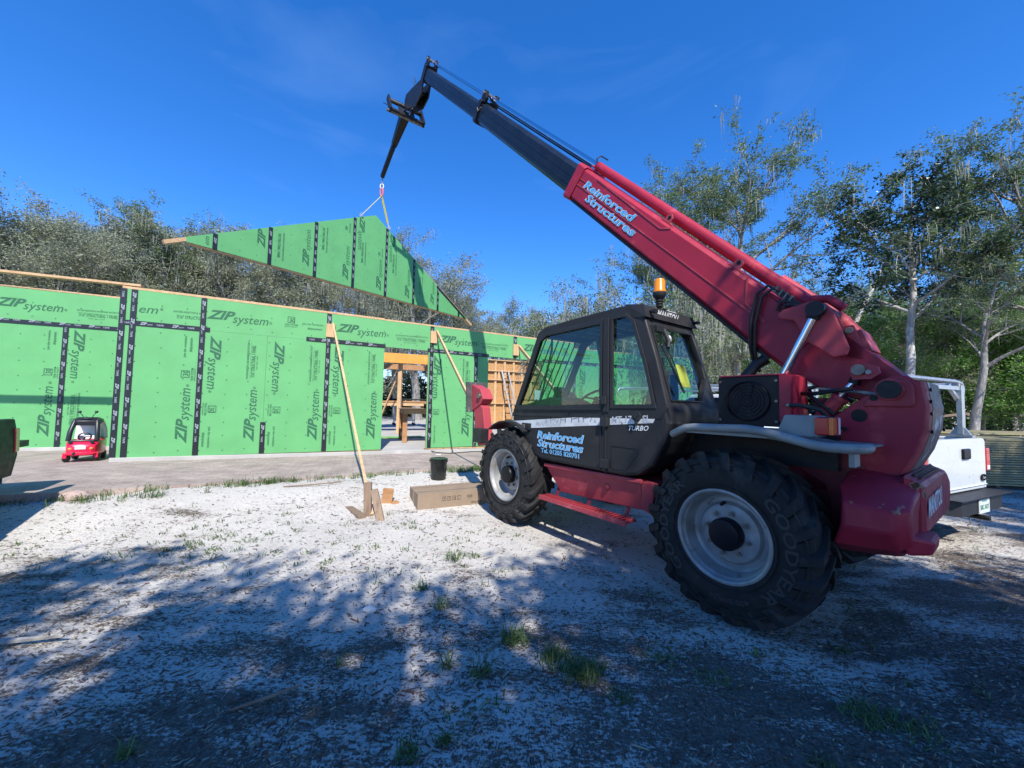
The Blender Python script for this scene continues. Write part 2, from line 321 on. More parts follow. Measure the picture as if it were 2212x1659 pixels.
# paving in front of the house, slab
def pavemat(name, c1, c2, mort, sc, bw, bh):
    m = bpy.data.materials.new(name); m.use_nodes = True; t_ = m.node_tree; b_ = t_.nodes['Principled BSDF']; b_.inputs['Roughness'].default_value = .9
    c_ = t_.nodes.new('ShaderNodeTexCoord'); mm = t_.nodes.new('ShaderNodeMapping'); mm.inputs['Rotation'].default_value = (0, 0, -.386); br = t_.nodes.new('ShaderNodeTexBrick')
    br.inputs['Scale'].default_value = sc; br.inputs['Color1'].default_value = (*c1, 1); br.inputs['Color2'].default_value = (*c2, 1); br.inputs['Mortar'].default_value = (*mort, 1)
    br.inputs['Mortar Size'].default_value = .012; br.inputs['Brick Width'].default_value = bw; br.inputs['Row Height'].default_value = bh; br.inputs['Mortar Smooth'].default_value = .4
    nn = t_.nodes.new('ShaderNodeTexNoise'); nn.inputs['Scale'].default_value = 3; nn.inputs['Detail'].default_value = 7; mu = t_.nodes.new('ShaderNodeMix'); mu.data_type = 'RGBA'; mu.blend_type = 'OVERLAY'; mu.inputs[0].default_value = .55
    l = t_.links.new; l(c_.outputs['Object'], mm.inputs[0]); l(mm.outputs[0], br.inputs[0]); l(c_.outputs['Object'], nn.inputs['Vector']); l(br.outputs[0], mu.inputs[6]); l(nn.outputs[0], mu.inputs[7])
    ns = t_.nodes.new('ShaderNodeTexNoise'); ns.inputs['Scale'].default_value = 28; ns.inputs['Detail'].default_value = 6; r_ = t_.nodes.new('ShaderNodeMapRange'); r_.inputs[1].default_value = .58; r_.inputs[2].default_value = .66; r_.inputs[4].default_value = .6
    l(c_.outputs['Object'], ns.inputs['Vector']); l(ns.outputs[0], r_.inputs[0]); m2 = t_.nodes.new('ShaderNodeMix'); m2.data_type = 'RGBA'; m2.inputs[7].default_value = (.42, .38, .34, 1); l(r_.outputs[0], m2.inputs[0]); l(mu.outputs[2], m2.inputs[6]); l(m2.outputs[2], b_.inputs[0])
    bp_ = t_.nodes.new('ShaderNodeBump'); bp_.inputs['Strength'].default_value = .5; bp_.inputs['Distance'].default_value = .01; l(br.outputs['Fac'], bp_.inputs['Height']); bp_.invert = True; l(bp_.outputs[0], b_.inputs['Normal']); M[name] = m
pavemat('pavers', (.30, .235, .21), (.36, .29, .255), (.26, .21, .19), 1, .24, .12)
mat('concrete', (.42, .41, .38), .85, var=.16, vscale=1.5, bump=.1, bscale=20, spots=[((.5, .48, .44), 3, .58, .15)])
mat('concrete_edge', (.30, .29, .27), .9, var=.3, vscale=5, bump=.3, bscale=25, spots=[((.16, .15, .14), 9, .6, .1)])
pv = MB()
def plate(mb, pts, z0, z1, m): 
    k = len(pts); vs = [(x, y, z0) for x, y in pts]+[(x, y, z1) for x, y in pts]
    mb.add(vs, [tuple(range(k))[::-1], tuple(range(k, 2*k))]+[(i, (i+1) % k, (i+1) % k+k, i+k) for i in range(k)], m)
e = [WP(-9, -3.15, 0), WP(-2.2, -3.0, 0), WP(.6, -2.93, 0), WP(3.5, -2.72, 0), WP(7.1, -2.3, 0), WP(16, -2.2, 0), WP(16, .0, 0), WP(-.2, .0, 0), WP(-.2, 2.29, 0), WP(-9, 2.29, 0)]
plate(pv, [(p.x, p.y) for p in e], 0, .245, 'pavers'); pav = pv.build('pavement'); pav['kind'] = 'structure'
sb = MB(); e = [WP(-.17, -.03, 0), WP(16, -.03, 0), WP(16, 24, 0), WP(-10, 24, 0), WP(-10, 2.27, 0), WP(-.17, 2.27, 0)]
plate(sb, [(p.x, p.y) for p in e], 0, .325, 'concrete'); sl_ = sb.build('slab_floor', bevel=.01); sl_['kind'] = 'structure'
# ---------------- unfinished house ----------------
house = thing('unfinished_house', 'single-storey house under construction, walls sheathed in green boards with black seam tape and open doorways', 'house')
def wz(u, z):
    u = min(max(u, -3), 11); b0, t0 = .31+.01*u, 3.74-.03*u
    return b0+(z-.34)/(3.67-.34)*(t0-b0)
def nails(mb, u0, u1, z0, z1, q, seed):
    r = random.Random(seed); u = u0+.06
    while u < u1-.02:
        z = z0+.1
        while z < z1-.05:
            a = .011; uu, zz = u+r.uniform(-.015, .015), z+r.uniform(-.02, .02); p = [WP(uu-a, q-.0025, wz(uu, zz-a)), WP(uu+a, q-.0025, wz(uu, zz-a)), WP(uu+a, q-.0025, wz(uu, zz+a)), WP(uu-a, q-.0025, wz(uu, zz+a))]
            mb.add(p, [(0, 1, 2, 3)], 'zip_print'); z += .3
        u += .405
def wtext(mb, s, u, z, size, mode, q=0, bold=0, shear=0, fit=None, m='zip_print', off=.003):
    o = WP(u, q, wz(u, z)); x, y = {'h': (w, Z), 'up': (Z, -w), 'dn': (-Z, w)}[mode]
    mb.text(s, o, x, y, size, m, bold, shear, 1, off, fit)
def logo(mb, u, z, mode, q=0, k=1.0, cut=None):
    d = {'h': (1, 0), 'up': (0, 1), 'dn': (0, -1)}[mode]
    wtext(mb, 'ZIP', u, z, .265*k, mode, q, .035, .38, fit=.50*k)
    e_ = .045*k; px_ = {'h': (0, -e_), 'up': (e_, 0), 'dn': (-e_, 0)}[mode]
    wtext(mb, 'system', u+d[0]*.445*k+px_[0]*0.6, z+d[1]*.445*k+px_[1], .27*k, mode, q, .006, .25, fit=.69*k)
    wtext(mb, '®', u+d[0]*1.15*k, z+d[1]*1.15*k, .08*k, mode, q, 0, 0)
def blk(mb, u, z, mode, which, q=0):
    d = {'h': V((1, 0)), 'up': V((0, 1)), 'dn': V((0, -1))}[mode]; e_ = {'h': V((0, -1)), 'up': V((1, 0)), 'dn': V((-1, 0))}[mode]
    def T(s, a, c, size, fit=None, bold=.01): wtext(mb, s, u+d.x*a+e_.x*c, z+d.y*a+e_.y*c, size, mode, q, bold, 0, fit)
    if which == 'water':
        T('WATER-RESISTIVE & AIR BARRIER PROTECTION', 0, 0, .055, .82); T('7/16" STRUCTURAL 1 PANEL', .04, .12, .10, .72, .02); T('ROOF · WALL · FLOOR', .22, .17, .04, .3, 0)
        a0, c0 = V((u, z))+e_*.03, V((u, z))+e_*.03+d*.82; nn = e_*.004; P = [a0, c0, c0+nn, a0+nn]; mb.add([WP(p.x, q-.003, wz(p.x, p.y)) for p in P], [(0, 1, 2, 3)], 'zip_print')
    elif which == '30':
        T('30', .035, 0, .13, .115, .02)
        for aa, bb, cc, dd in ((0, .15, -.125, -.112), (0, .15, .012, .025), (0, .015, -.112, .012), (.135, .15, -.112, .012)):
            P = [V((u, z))+d*aa+e_*cc, V((u, z))+d*bb+e_*cc, V((u, z))+d*bb+e_*dd, V((u, z))+d*aa+e_*dd]; mb.add([WP(p.x, q-.003, wz(p.x, p.y)) for p in P], [(0, 1, 2, 3)], 'zip_print')
        T('YEAR SYSTEM', -.06, .085, .055, .27); T('LIMITED WARRANTY', -.06, .125, .035, .27, 0)
    else: T('Join the revolution.', 0, 0, .07, .46, .01); T('#zipsystem', .12, .1, .075, .3, .015)
def panel(u0, u1, z0, z1, q=0, marks='', th=.012):
    mb = MB(); P = lambda u, qq, z: WP(u, qq, wz(u, z)); g_ = .002
    vs = [P(u, qq, z) for qq in (q, q+th) for u, z in ((u0+g_, z0+g_), (u1-g_, z0+g_), (u1-g_, z1-g_), (u0+g_, z1-g_))]
    mb.add(vs, [(0, 1, 2, 3), (7, 6, 5, 4), (0, 4, 5, 1), (1, 5, 6, 2), (2, 6, 7, 3), (3, 7, 4, 0)], 'zip_green')
    nails(mb, u0, u1, z0, z1, q, int(u0*100+z0*7)); W_ = u1-u0
    if 'L' in marks:      # left column reads downward from the top
        logo(mb, u0+.16, z1-.12, 'dn', q); blk(mb, u0+.2, z0+.95+.1, 'dn', '30', q); blk(mb, u0+.2, z0+.6, 'dn', 'join', q)
    if 'l' in marks:      # left column: logo above, panel data below
        logo(mb, u0+.16, z1-.12, 'dn', q); blk(mb, u0+.3, z0+1.25, 'dn', 'water', q)
    if 'R' in marks:      # right column reads upward
        logo(mb, u1-.17, z0+.28, 'up', q); blk(mb, u1-.33, z0+1.65, 'up', 'water', q)
    if 'r' in marks:
        logo(mb, u1-.17, z0+.28, 'up', q); blk(mb, u1-.2, z0+1.62, 'up', '30', q); blk(mb, u1-.26, z1-.6, 'up', 'join', q)
    return mb
def pb(mb, nm='sheathing_panel'): return mb.build(nm, house)
ZS = 2.985
pb(panel(-.15, .04, .34, ZS)); pb(panel(.04, 1.2, .34, ZS, marks='r')); pb(panel(1.2, 2.4, .34, ZS, marks='LR')); pb(panel(2.4, 3.65, .34, ZS, marks='LR'))
pb(panel(3.65, 4.93, .34, ZS, marks='LR')); pb(panel(6.03, 7.33, .34, ZS, marks='LR')); pb(panel(7.33, 7.69, .34, ZS, marks='')); 
mb = panel(9.35, 10.5, .34, ZS, marks='LR'); pb(mb); pb(panel(10.5, 11.7, .34, ZS, marks='LR')); pb(panel(11.7, 12.9, .34, ZS, marks='LR')); pb(panel(12.9, 15.3, .34, ZS, marks='L'))
mb = panel(-.15, .04, ZS, 3.67); pb(mb)
mb = panel(.04, 1.2, ZS, 3.67); wtext(mb, 'em', .1, 3.22, .24, 'h', 0, 0, .25, fit=.33); wtext(mb, '®', .46, 3.3, .08, 'h'); wtext(mb, 'WATER-RESISTIVE & A', .68, 3.30, .055, 'h', 0, .01, fit=.47); wtext(mb, '7/16" STRUCTU', .74, 3.18, .1, 'h', 0, .02, fit=.4); pb(mb)
mb = panel(1.2, 3.65, ZS, 3.67); logo(mb, 1.27, 3.25, 'h'); blk(mb, 2.78, 3.36, 'h', '30'); blk(mb, 3.08, 3.33, 'h', 'join'); pb(mb)
mb = panel(3.65, 6.1, ZS, 3.67); logo(mb, 3.82, 3.26, 'h'); blk(mb, 5.18, 3.3, 'h', 'water'); pb(mb)
mb = panel(6.1, 8.48, ZS, 3.67); logo(mb, 6.3, 3.27, 'h', 0, .92); blk(mb, 7.45, 3.32, 'h', 'water'); pb(mb)
mb = panel(8.48, 10.42, ZS, 3.67); logo(mb, 8.72, 3.27, 'h'); blk(mb, 10.05, 3.36, 'h', '30'); pb(mb)
mb = panel(10.42, 12.9, ZS, 3.5); blk(mb, 10.6, 3.3, 'h', 'join'); logo(mb, 11.95, 3.15, 'h', 0, .85); pb(mb)
mb = panel(12.9, 15.3, ZS, 3.5); blk(mb, 13.1, 3.25, 'h', 'water'); pb(mb)
# setback wall at the left and its return
QR = 2.3
def rz(z): return z
mb = panel(-3.36, -2.14, .34, 3.13, QR, 'r'); pb(mb); mb = panel(-2.14, -.15, .34, 3.13, QR, 'l'); pb(mb); pb(panel(-4.58, -3.36, .34, 3.13, QR, 'LR')); pb(panel(-7, -4.58, .34, 3.13, QR, ''))
mb = panel(-3.6, -.15, 3.13, 3.86, QR); logo(mb, -3.35, 3.42, 'h', QR, 1.0); blk(mb, -1.98, 3.46, 'h', 'water', QR); pb(mb); pb(panel(-7, -3.6, 3.13, 3.86, QR))
mb = MB(); mb.bar(WP(-.155, .01, 2.0), WP(-.155, 2.3, 2.0), .012, 3.36, 'zip_green'); pb(mb)
def tape(a, b, q=0, wd=.1, seed=0):
    (u0, z0), (u1, z1) = a, b; mb = MB(); ver = abs(u1-u0) < abs(z1-z0); h = wd/2
    c = [(u0-h, z0), (u0+h, z0), (u0+h, z1), (u0-h, z1)] if ver else [(u0, z0-h), (u1, z0-h), (u1, z0+h), (u0, z0+h)]
    vs = [WP(u, q-.005-.004*k-(.003 if ver else 0), wz(u, z)) for k in (0, 1) for u, z in c]
    mb.add(vs, [(4, 5, 6, 7), (3, 2, 1, 0), (0, 1, 5, 4), (1, 2, 6, 5), (2, 3, 7, 6), (3, 0, 4, 7)], 'tape_black')
    Ln = abs(z1-z0) if ver else abs(u1-u0); p = .06; k = seed
    while p < Ln-.2:
        q_ = q-.009-(.003 if ver else 0)
        if ver: zz = max(z0, z1)-p; mode = 'dn'; uu = u0-.022
        else: uu = min(u0, u1)+p; zz = z0-.022; mode = 'h'
        if k % 2 == 0:
            wtext(mb, 'ZIP', uu, zz, .075, mode, q_, .03, .3, m='tape_print', fit=.11); du, dz = (0, -.11) if ver else (.11, 0); wtext(mb, 'system', uu+du, zz+dz, .05, mode, q_, 0, .2, m='tape_print', fit=.09)
        else: wtext(mb, 'TAPE', uu, zz, .05, mode, q_, .01, m='tape_print', fit=.12)
        p += .26; k += 1
    return mb.build('seam_tape', house)
for a_, b_, q_ in [((-.13, .32), (-.13, 3.67), 0), ((.04, .33), (.04, 3.67), 0), ((1.2, .35), (1.2, 3.67), 0), ((2.4, .35), (2.4, 1.04), 0), ((3.65, .35), (3.65, 3.67), 0), ((6.11, .35), (6.11, 3.67), 0),
                   ((7.33, .35), (7.33, 2.96), 0), ((8.48, 2.99), (8.48, 3.67), 0), ((10.45, .35), (10.45, 2.9), 0), ((11.7, .35), (11.7, 2.9), 0), ((-.16, 3.0), (1.33, 3.0), 0), ((3.18, 3.0), (4.95, 3.0), 0), ((6.0, 3.0), (7.7, 3.0), 0), ((9.35, 3.0), (15.3, 3.0), 0),
                   ((-2.14, .35), (-2.14, 3.12), QR), ((-7, 3.13), (-.16, 3.13), QR), ((-3.36, .35), (-3.36, 3.12), QR)]:
    tape(a_, b_, q_, seed=int(abs(a_[0]*10)) % 2)
def wbar(nm, a, b, wd, h, m='pine', upv=(0, 0, 1)): return MB().bar(a, b, wd, h, m, upv).build(nm, house, bevel=.003)
wbar('top_plate', WP(-.16, .07, wz(0, 3.67)+.03), WP(4.9, .07, wz(4.9, 3.67)+.03), .14, .05); wbar('top_plate', WP(4.9, .07, wz(4.9, 3.67)+.02), WP(10.42, .07, wz(10.42, 3.67)+.02), .14, .038)
wbar('top_plate', WP(10.42, .07, wz(11, 3.5)+.02), WP(15.3, .07, wz(11, 3.5)+.02), .14, .038); wbar('top_plate', WP(-7, QR+.07, wz(-3, 3.86)+.035), WP(-.15, QR+.07, wz(-.15, 3.86)+.03), .14, .045)
wbar('porch_beam', WP(-7.5, .08, 3.86), WP(.12, .08, 3.835), .14, .045)
for u in (-.08, .4, .8, 1.2, 1.6, 2.0, 2.4, 2.8, 3.2, 3.6, 4.0, 4.4, 4.86, 4.91, 6.06, 6.5, 6.9, 7.3, 7.64, 9.39, 9.8, 10.2, 10.6, 11, 11.4, 11.8, 12.2, 12.6, 13, 13.4, 13.8, 14.2, 14.6, 15):
    wbar('stud', WP(u, .085, .335), WP(u, .085, wz(u, 3.67 if u < 10.4 else 3.5)-.0), .038, .14, 'pine_z', upv=tuple(n))
for u in (10.95, 11.05, 12.45, 13.9): wbar('stud', WP(u, .2, .335), WP(u, .2, 3.85+(.15 if u > 12 else 0)), .09, .09, 'pine_z')
wbar('header', WP(4.93, .08, 3.08), WP(6.03, .08, 3.05), .13, .26, 'pine')
wbar('sill_plate', WP(-.1, .085, .34), WP(4.93, .085, .35), .14, .03); wbar('sill_plate', WP(6.03, .085, .35), WP(7.69, .085, .35), .14, .03)
for u, z in ((3.69, 3.22), (6.15, 3.27), (8.5, 3.1)): MB().box(WP(u, -.032, z), (.19 if u < 4 else .17, .04, .32), 'pine_z', Matrix.Rotation(.386, 3, 'Z')).build('nailing_block', house, bevel=.004)
# interior: orange beam, posts, back wall with exposed boards and studs
def ib(nm, a, b, wd, h, m): return wbar(nm, V(a), V(b), wd, h, m)
ib('header_beam', (-7.0, 13.2, 3.17), (-1.4, 15.46, 3.17), .12, .36, 'lvl_orange'); ib('ceiling_beam', (-7.6, 15.0, 3.0), (-1.4, 17.4, 3.0), .14, .22, 'cedar')
for x, y, m_ in ((-4.27, 14.6, 'pine_z'), (-6.9, 13.5, 'pine_z'), (-1.5, 15.65, 'pine_z')): ib('post', (x, y, .33), (x, y, 2.99), .14, .14, m_)
ib('post_brace', (-5.3, 15.0, .4), (-4.35, 14.8, 2.7), .09, .04, 'pine')
OW = V((-2.2, 23.2, 0))
def op(t_, q_, z_): return OW+w*t_+n*q_+Z*z_
for k in range(7): MB().bar(op(k*1.22, 0, 2.3), op(k*1.22+1.215, 0, 2.3), .015, 3.9, 'osb').build('osb_board', house)
for k in range(15): ib('stud', op(.03+k*.6, -.08, .33), op(.03+k*.6, -.08, 4.2), .04, .14, 'pine_z')
for z_ in (4.22, 3.55, 3.0, 1.55): ib('wall_plate', op(0, -.09, z_), op(8.6, -.09, z_), .14, .06, 'pine')
for k in range(4): ib('cripple_stud', op(1.45+k*.22, -.09, 3.03), op(1.45+k*.22, -.09, 3.52), .04, .12, 'pine_z')
for k in (0, 1, 2, 3): ib('stud', op(.35+k*2.1, -.1, .33), op(.35+k*2.1, -.1, 3.0), .04, .14, 'pine_z')
# ---------------- hanging gable ----------------
G0 = V((-7.7, 9.62, 0)); ga = .934; gu = V((cos(ga), sin(ga), 0)); gnn = V((-gu.y, gu.x, 0))
gable = thing('gable_panel', 'triangular green sheathed gable wall hanging in mid-air from a yellow sling', 'gable wall', tuple(G0+gu*4.6+Z*5.35))
GM = gable
def GP(u, q, z): return G0+gu*u+gnn*q+Z*z-(G0+gu*4.6+Z*5.35)
def topz(u): return min(5.46+(u+.57)*(8.15-5.46)/5.15, 8.15-(u-4.6)*(8.15-5.33)/4.82)
seams = [-.55, .02, 1.285, 2.55, 3.82, 5.09, 6.36, 7.63, 8.87, 9.42]
def gtext(mb, s, u, z, size, mode, bold=0, shear=0, fit=None, m='zip_print', off=.003):
    o = GP(u, 0, z); x, y = {'up': (Z, -gu), 'dn': (-Z, gu)}[mode]; mb.text(s, o, x, y, size, m, bold, shear, 1, off, fit)
def glogo(mb, u, z, mode, k=1.0, part='all'):
    sg = 1 if mode == 'up' else -1
    if part in ('all', 'zip'): gtext(mb, 'ZIP', u, z, .26*k, mode, .035, .38, .5*k)
    if part in ('all', 'sys'): gtext(mb, 'system' if part == 'all' else 'em', u+sg*.03*k, z+sg*.47*k*(part == 'all'), .23*k, mode, 0, .25, (.66 if part == 'all' else .33)*k)
for i in range(9):
    u0, u1 = seams[i], seams[i+1]; pts = [(u0, 5.35), (u1, 5.35), (u1, max(5.36, topz(u1)))]
    if u0 < 4.6 < u1: pts.append((4.6, 8.15))
    if topz(u0) > 5.37: pts.append((u0, topz(u0)))
    mb = MB(); mb.add([GP(u, 0, z) for u, z in pts]+[GP(u, .012, z) for u, z in pts], [tuple(range(len(pts))), tuple(range(2*len(pts)-1, len(pts)-1, -1))]+[(j, j+len(pts), (j+1) % len(pts)+len(pts), (j+1) % len(pts)) for j in range(len(pts))], 'zip_green')
    r = random.Random(i); uu = u0+.15
    while uu < u1:
        z = 5.5
        while z < topz(uu)-.1:
            mb.add([GP(uu+a_, -.0025, z+b_) for a_, b_ in ((-.01, -.01), (.01, -.01), (.01, .01), (-.01, .01))], [(0, 1, 2, 3)], 'zip_print'); z += .3
        uu += .4
    if i == 0: glogo(mb, -.12, 5.40, 'up', .7, 'sys')
    if i == 1: glogo(mb, 1.15, 5.78, 'up', 1, 'zip')
    if i == 2: glogo(mb, 2.36, 5.62, 'up')
    if i == 3: glogo(mb, 3.64, 5.55, 'up')
    if i == 4: glogo(mb, 4.0, 7.85, 'dn'); glogo(mb, 4.9, 5.5, 'up')
    if i == 5: glogo(mb, 5.25, 7.75, 'dn', .95); glogo(mb, 6.15, 5.5, 'up')
    if i == 6: glogo(mb, 7.4, 5.55, 'up', .85)
    if i in (2, 3, 4, 5, 6):
        uu = u0+(.2 if i < 4 else .28); zt = min(topz(uu), 7.2)-.1 if i != 6 else 6.6
        gtext(mb, '7/16" STRUCTURAL 1 PANEL', uu, zt-.1, .1, 'dn', .02, 0, .72); gtext(mb, 'WATER-RESISTIVE & AIR BARRIER PROTECTION', uu+.13, zt-.05, .055, 'dn', .01, 0, .82)
    if i in (3, 4):
        uu = u1-.25; gtext(mb, '30', uu, topz(uu)-.42 if i == 3 else 6.75, .13, 'up', .02); gtext(mb, 'YEAR SYSTEM', uu+.1, topz(uu)-.48 if i == 3 else 6.7, .055, 'up', .01)
    mb.build('sheathing_panel', gable)
for i, u in enumerate(seams[1:9]):
    mb = MB(); zt = topz(u)-.01; mb.add([GP(u+a_, q_, z_) for q_ in (-.004, -.009) for a_, z_ in ((-.05, 5.34), (.05, 5.34), (.05, zt), (-.05, zt))], [(4, 5, 6, 7), (0, 1, 5, 4), (1, 2, 6, 5), (2, 3, 7, 6), (3, 0, 4, 7)], 'tape_black')
    p = zt-.1; k = 0
    while p > 5.6:
        gtext(mb, 'ZIP' if k % 2 == 0 else 'TAPE', u-.022, p, .07, 'dn', .02, .2, .15, 'tape_print', .011); p -= .26; k += 1
    mb.build('seam_tape', gable)
mb = MB(); a_, b_ = (7.55, topz(7.55)), (9.3, topz(9.3)); mb.add([GP(u, q_, z+dz) for q_ in (-.006, -.010) for (u, z), dz in ((a_, -.12), (b_, -.12), (b_, -.01), (a_, -.01))], [(4, 5, 6, 7), (0, 1, 5, 4), (1, 2, 6, 5), (2, 3, 7, 6), (3, 0, 4, 7)], 'tape_black'); mb.build('seam_tape', gable)
def gbar(nm, a, b, wd=.14, h=.038): MB().bar(GP(*a), GP(*b), wd, h, 'pine').build(nm, gable)
gbar('bottom_plate', (-.5, .085, 5.345), (9.4, .085, 5.345)); gbar('rafter', (-.95, .085, 5.21), (4.62, .085, 8.11), .14, .09); gbar('rafter', (4.58, .085, 8.11), (9.75, .085, 5.13), .14, .09)
for k in range(24):
    u = -.1+k*.405
    if topz(u) > 5.6: MB().bar(GP(u, .085, 5.36), GP(u, .085, topz(u)-.06), .038, .14, 'pine_z', upv=tuple(gnn)).build('stud', gable)
# ---------------- telehandler ----------------
VO = V((2.509, 3.593, 0)); HD = math.atan2(.806, -.592)
T = thing('telehandler', 'red telescopic handler with black cab and its long boom raised to the left', 'telehandler', tuple(VO), HD)
RV = Matrix.Rotation(HD, 3, 'Z')
def VW(x, y, z): return VO+RV @ V((x, y, z))
def tb(mb, nm, par=T, **k): return mb.build(nm, par, **k)
def mirror_y(mb):
    o = MB(); o.v = [(x, -y, z) for x, y, z in mb.v]; o.f = [f[::-1] for f in mb.f]; o.mi = list(mb.mi); o.ms = list(mb.ms); return o
# wheels
def wheel(cx, s, nm, ang=0):
    """s=+1 near side; outer face towards s*y"""
    def M_(x, y, z): return (cx+x, s*y, .615+z)
    W = thing  # noqa
    prof = [(.335, .80), (.345, .785), (.42, .775), (.52, .775), (.575, .80), (.598, .86), (.60, .97), (.598, 1.08), (.575, 1.135), (.52, 1.165), (.42, 1.165), (.345, 1.15), (.335, 1.13)]
    mb = MB(); mb.lathe([(r_, h) for r_, h in prof], 'rubber', 72, 'y')
    # chevron lugs
    nl = 21
    for side in (0, 1):
        for k in range(nl):
            a0 = 2*pi*(k+(.5 if side else 0))/nl; secs = []
            for j in range(7):
                t_ = j/6; a_ = a0+.34*t_**1.1; yy = .97+(1 if side else -1)*(.0+.205*t_); yy = min(yy, 1.172) if side else max(yy, .768)
                rb = .585 if t_ < .8 else .585-.06*(t_-.8)/.2; rt_ = .632-.004*t_ if t_ < .82 else .628-.13*(t_-.82)/.18; wd = .030+.026*t_; ou = (.0 if t_ < .82 else .012)*(1 if side else -1)
                def pp_(r_, a2, yo=0): return (r_*cos(a2), yy+yo, r_*sin(a2))
                secs.append([pp_(rb-.02, a_-wd*1.35), pp_(rt_, a_-wd*.9, ou), pp_(rt_, a_+wd*.9, ou), pp_(rb-.02, a_+wd*1.35)])
            mb.loft(secs, 'rubber')
    # raised sidewall rings and lettering
    for r_, wd in ((.372, .006), (.545, .008)): mb.lathe([(r_-wd, 1.163), (r_-wd/2, 1.172), (r_+wd/2, 1.172), (r_+wd, 1.163)], 'rubber', 72, 'y')
    if s > 0:
        def arc(txt, mid, r0, size, mm):
            vs_, fs_ = glyphs(txt, .02, 0); W_ = max(v[0] for v in vs_)*size*1.25
            for rep in (0,):
                def f_(tx, ty): aa = mid+(tx*1.25-W_/2)/r0; return (-(r0+ty)*sin(aa), 1.1695, (r0+ty)*cos(aa))
                mb.add([f_(v[0]*size, v[1]*size) for v in vs_], fs_, mm)
        arc('GOODYEAR', -1.55 if cx < 1 else -.1, .42, .105, 'rubber_mark'); arc('GOODYEAR', 1.6 if cx < 1 else 3.0, .42, .105, 'rubber_mark'); arc('400/80R24', 3.0, .43, .05, 'rubber_mark')
    mb.v = [M_(*v) for v in mb.v]
    ty = mb.build('tyre', None, smooth=38)
    rim = MB(); rp = [(.345, 1.135), (.343, 1.150), (.330, 1.153), (.318, 1.145), (.312, 1.12), (.300, 1.105), (.296, 1.06), (.285, 1.035), (.282, 1.0), (.262, .985), (.235, .99), (.215, 1.02), (.17, 1.035), (.11, 1.035), (.10, 1.06), (0, 1.06)]
    rim.lathe(rp, 'wheel_grey', 64, 'y'); rim.lathe([(.345, 1.135), (.33, .80), (.2, .80)], 'black_steel', 40, 'y'); rim.v = [M_(*v) for v in rim.v]
    bolts = MB()
    for k in range(8):
        a_ = 2*pi*k/8+.2; x_, z_ = .155*cos(a_), .155*sin(a_); bolts.cyl((x_, 1.03, z_), (x_, 1.062, z_), .017, 'worn_steel', 6); bolts.cyl((x_, 1.03, z_), (x_, 1.042, z_), .026, 'wheel_grey', 10)
    bolts.cyl((.02, 1.04, .23), (.03, 1.085, .215), .012, 'black_steel', 8); bolts.v = [M_(*v) for v in bolts.v]
    hub = MB(); hub.lathe([(.118, 1.03), (.118, 1.10), (.108, 1.118), (.095, 1.122), (0, 1.122)], 'hub_black', 40, 'y'); hub.v = [M_(*v) for v in hub.v]
    W_ = bpy.data.objects.new(nm, None); C.collection.objects.link(W_); W_.parent = T
    ty.parent = W_; r_ = rim.build('rim', W_, smooth=30); bolts.build('wheel_bolts', W_, smooth=30); hub.build('hub', W_, smooth=30)
    return W_
for cx in (0, 2.82):
    for s in (1, -1): wheel(cx, s, 'wheel')
# chassis
mb = MB(); mb.box((1.25, 0, .82), (3.9, .8, .40), 'dark_red'); mb.box((1.3, 0, 1.15), (3.2, .42, .36), 'dark_red'); mb.cyl((0, -.8, .615), (0, .8, .615), .12, 'black_steel'); mb.cyl((2.82, -.8, .615), (2.82, .8, .615), .12, 'black_steel')
mb.lathe([(0, -.2), (.2, -.12), (.22, 0), (.2, .12), (0, .2)], 'black_steel', 20, 'x', (0, 0, .615)); mb.box((3.15, 0, .85), (.35, .8, .5), 'red_faded')
tb(mb, 'chassis', bevel=.012)
# sill / fuel tank below the cab
mb = MB(); mb.loft([[(2.16, 1.0, .835), (2.16, .5, .835), (2.0, .5, .55), (1.95, .93, .53)], [(.80, 1.0, .865), (.80, .5, .865), (.80, .5, .58), (.80, .93, .58)]], 'red_faded'); mb.bar((2.17, 1.0, .83), (.78, 1.0, .86), .03, .045, 'red_faded')
mb.cyl((1.22, .95, .735), (1.22, .985, .735), .035, 'dark_red', 16)
mb.loft([[(.80, 1.0, .865), (.80, .6, .865), (.80, .6, .45), (.80, .97, .60)], [(.66, .98, .86), (.66, .6, .86), (.7, .6, .47), (.72, .95, .56)]], 'red_faded'); tb(mb, 'fuel_tank', bevel=.012)
mb = MB(); mb.box((1.5, 1.04, .475), (1.25, .16, .018), 'red_faded'); mb.bar((2.12, 1.12, .468), (.88, 1.12, .468), .012, .05, 'red_faded')
for x_ in (1.0, 1.5, 2.0): mb.bar((x_, .95, .47), (x_, .9, .6), .04, .012, 'dark_red')
for k in range(24): mb.box((.93+k*.05, 1.04, .488), (.012, .15, .012), 'dark_red')
tb(mb, 'step', bevel=.002)
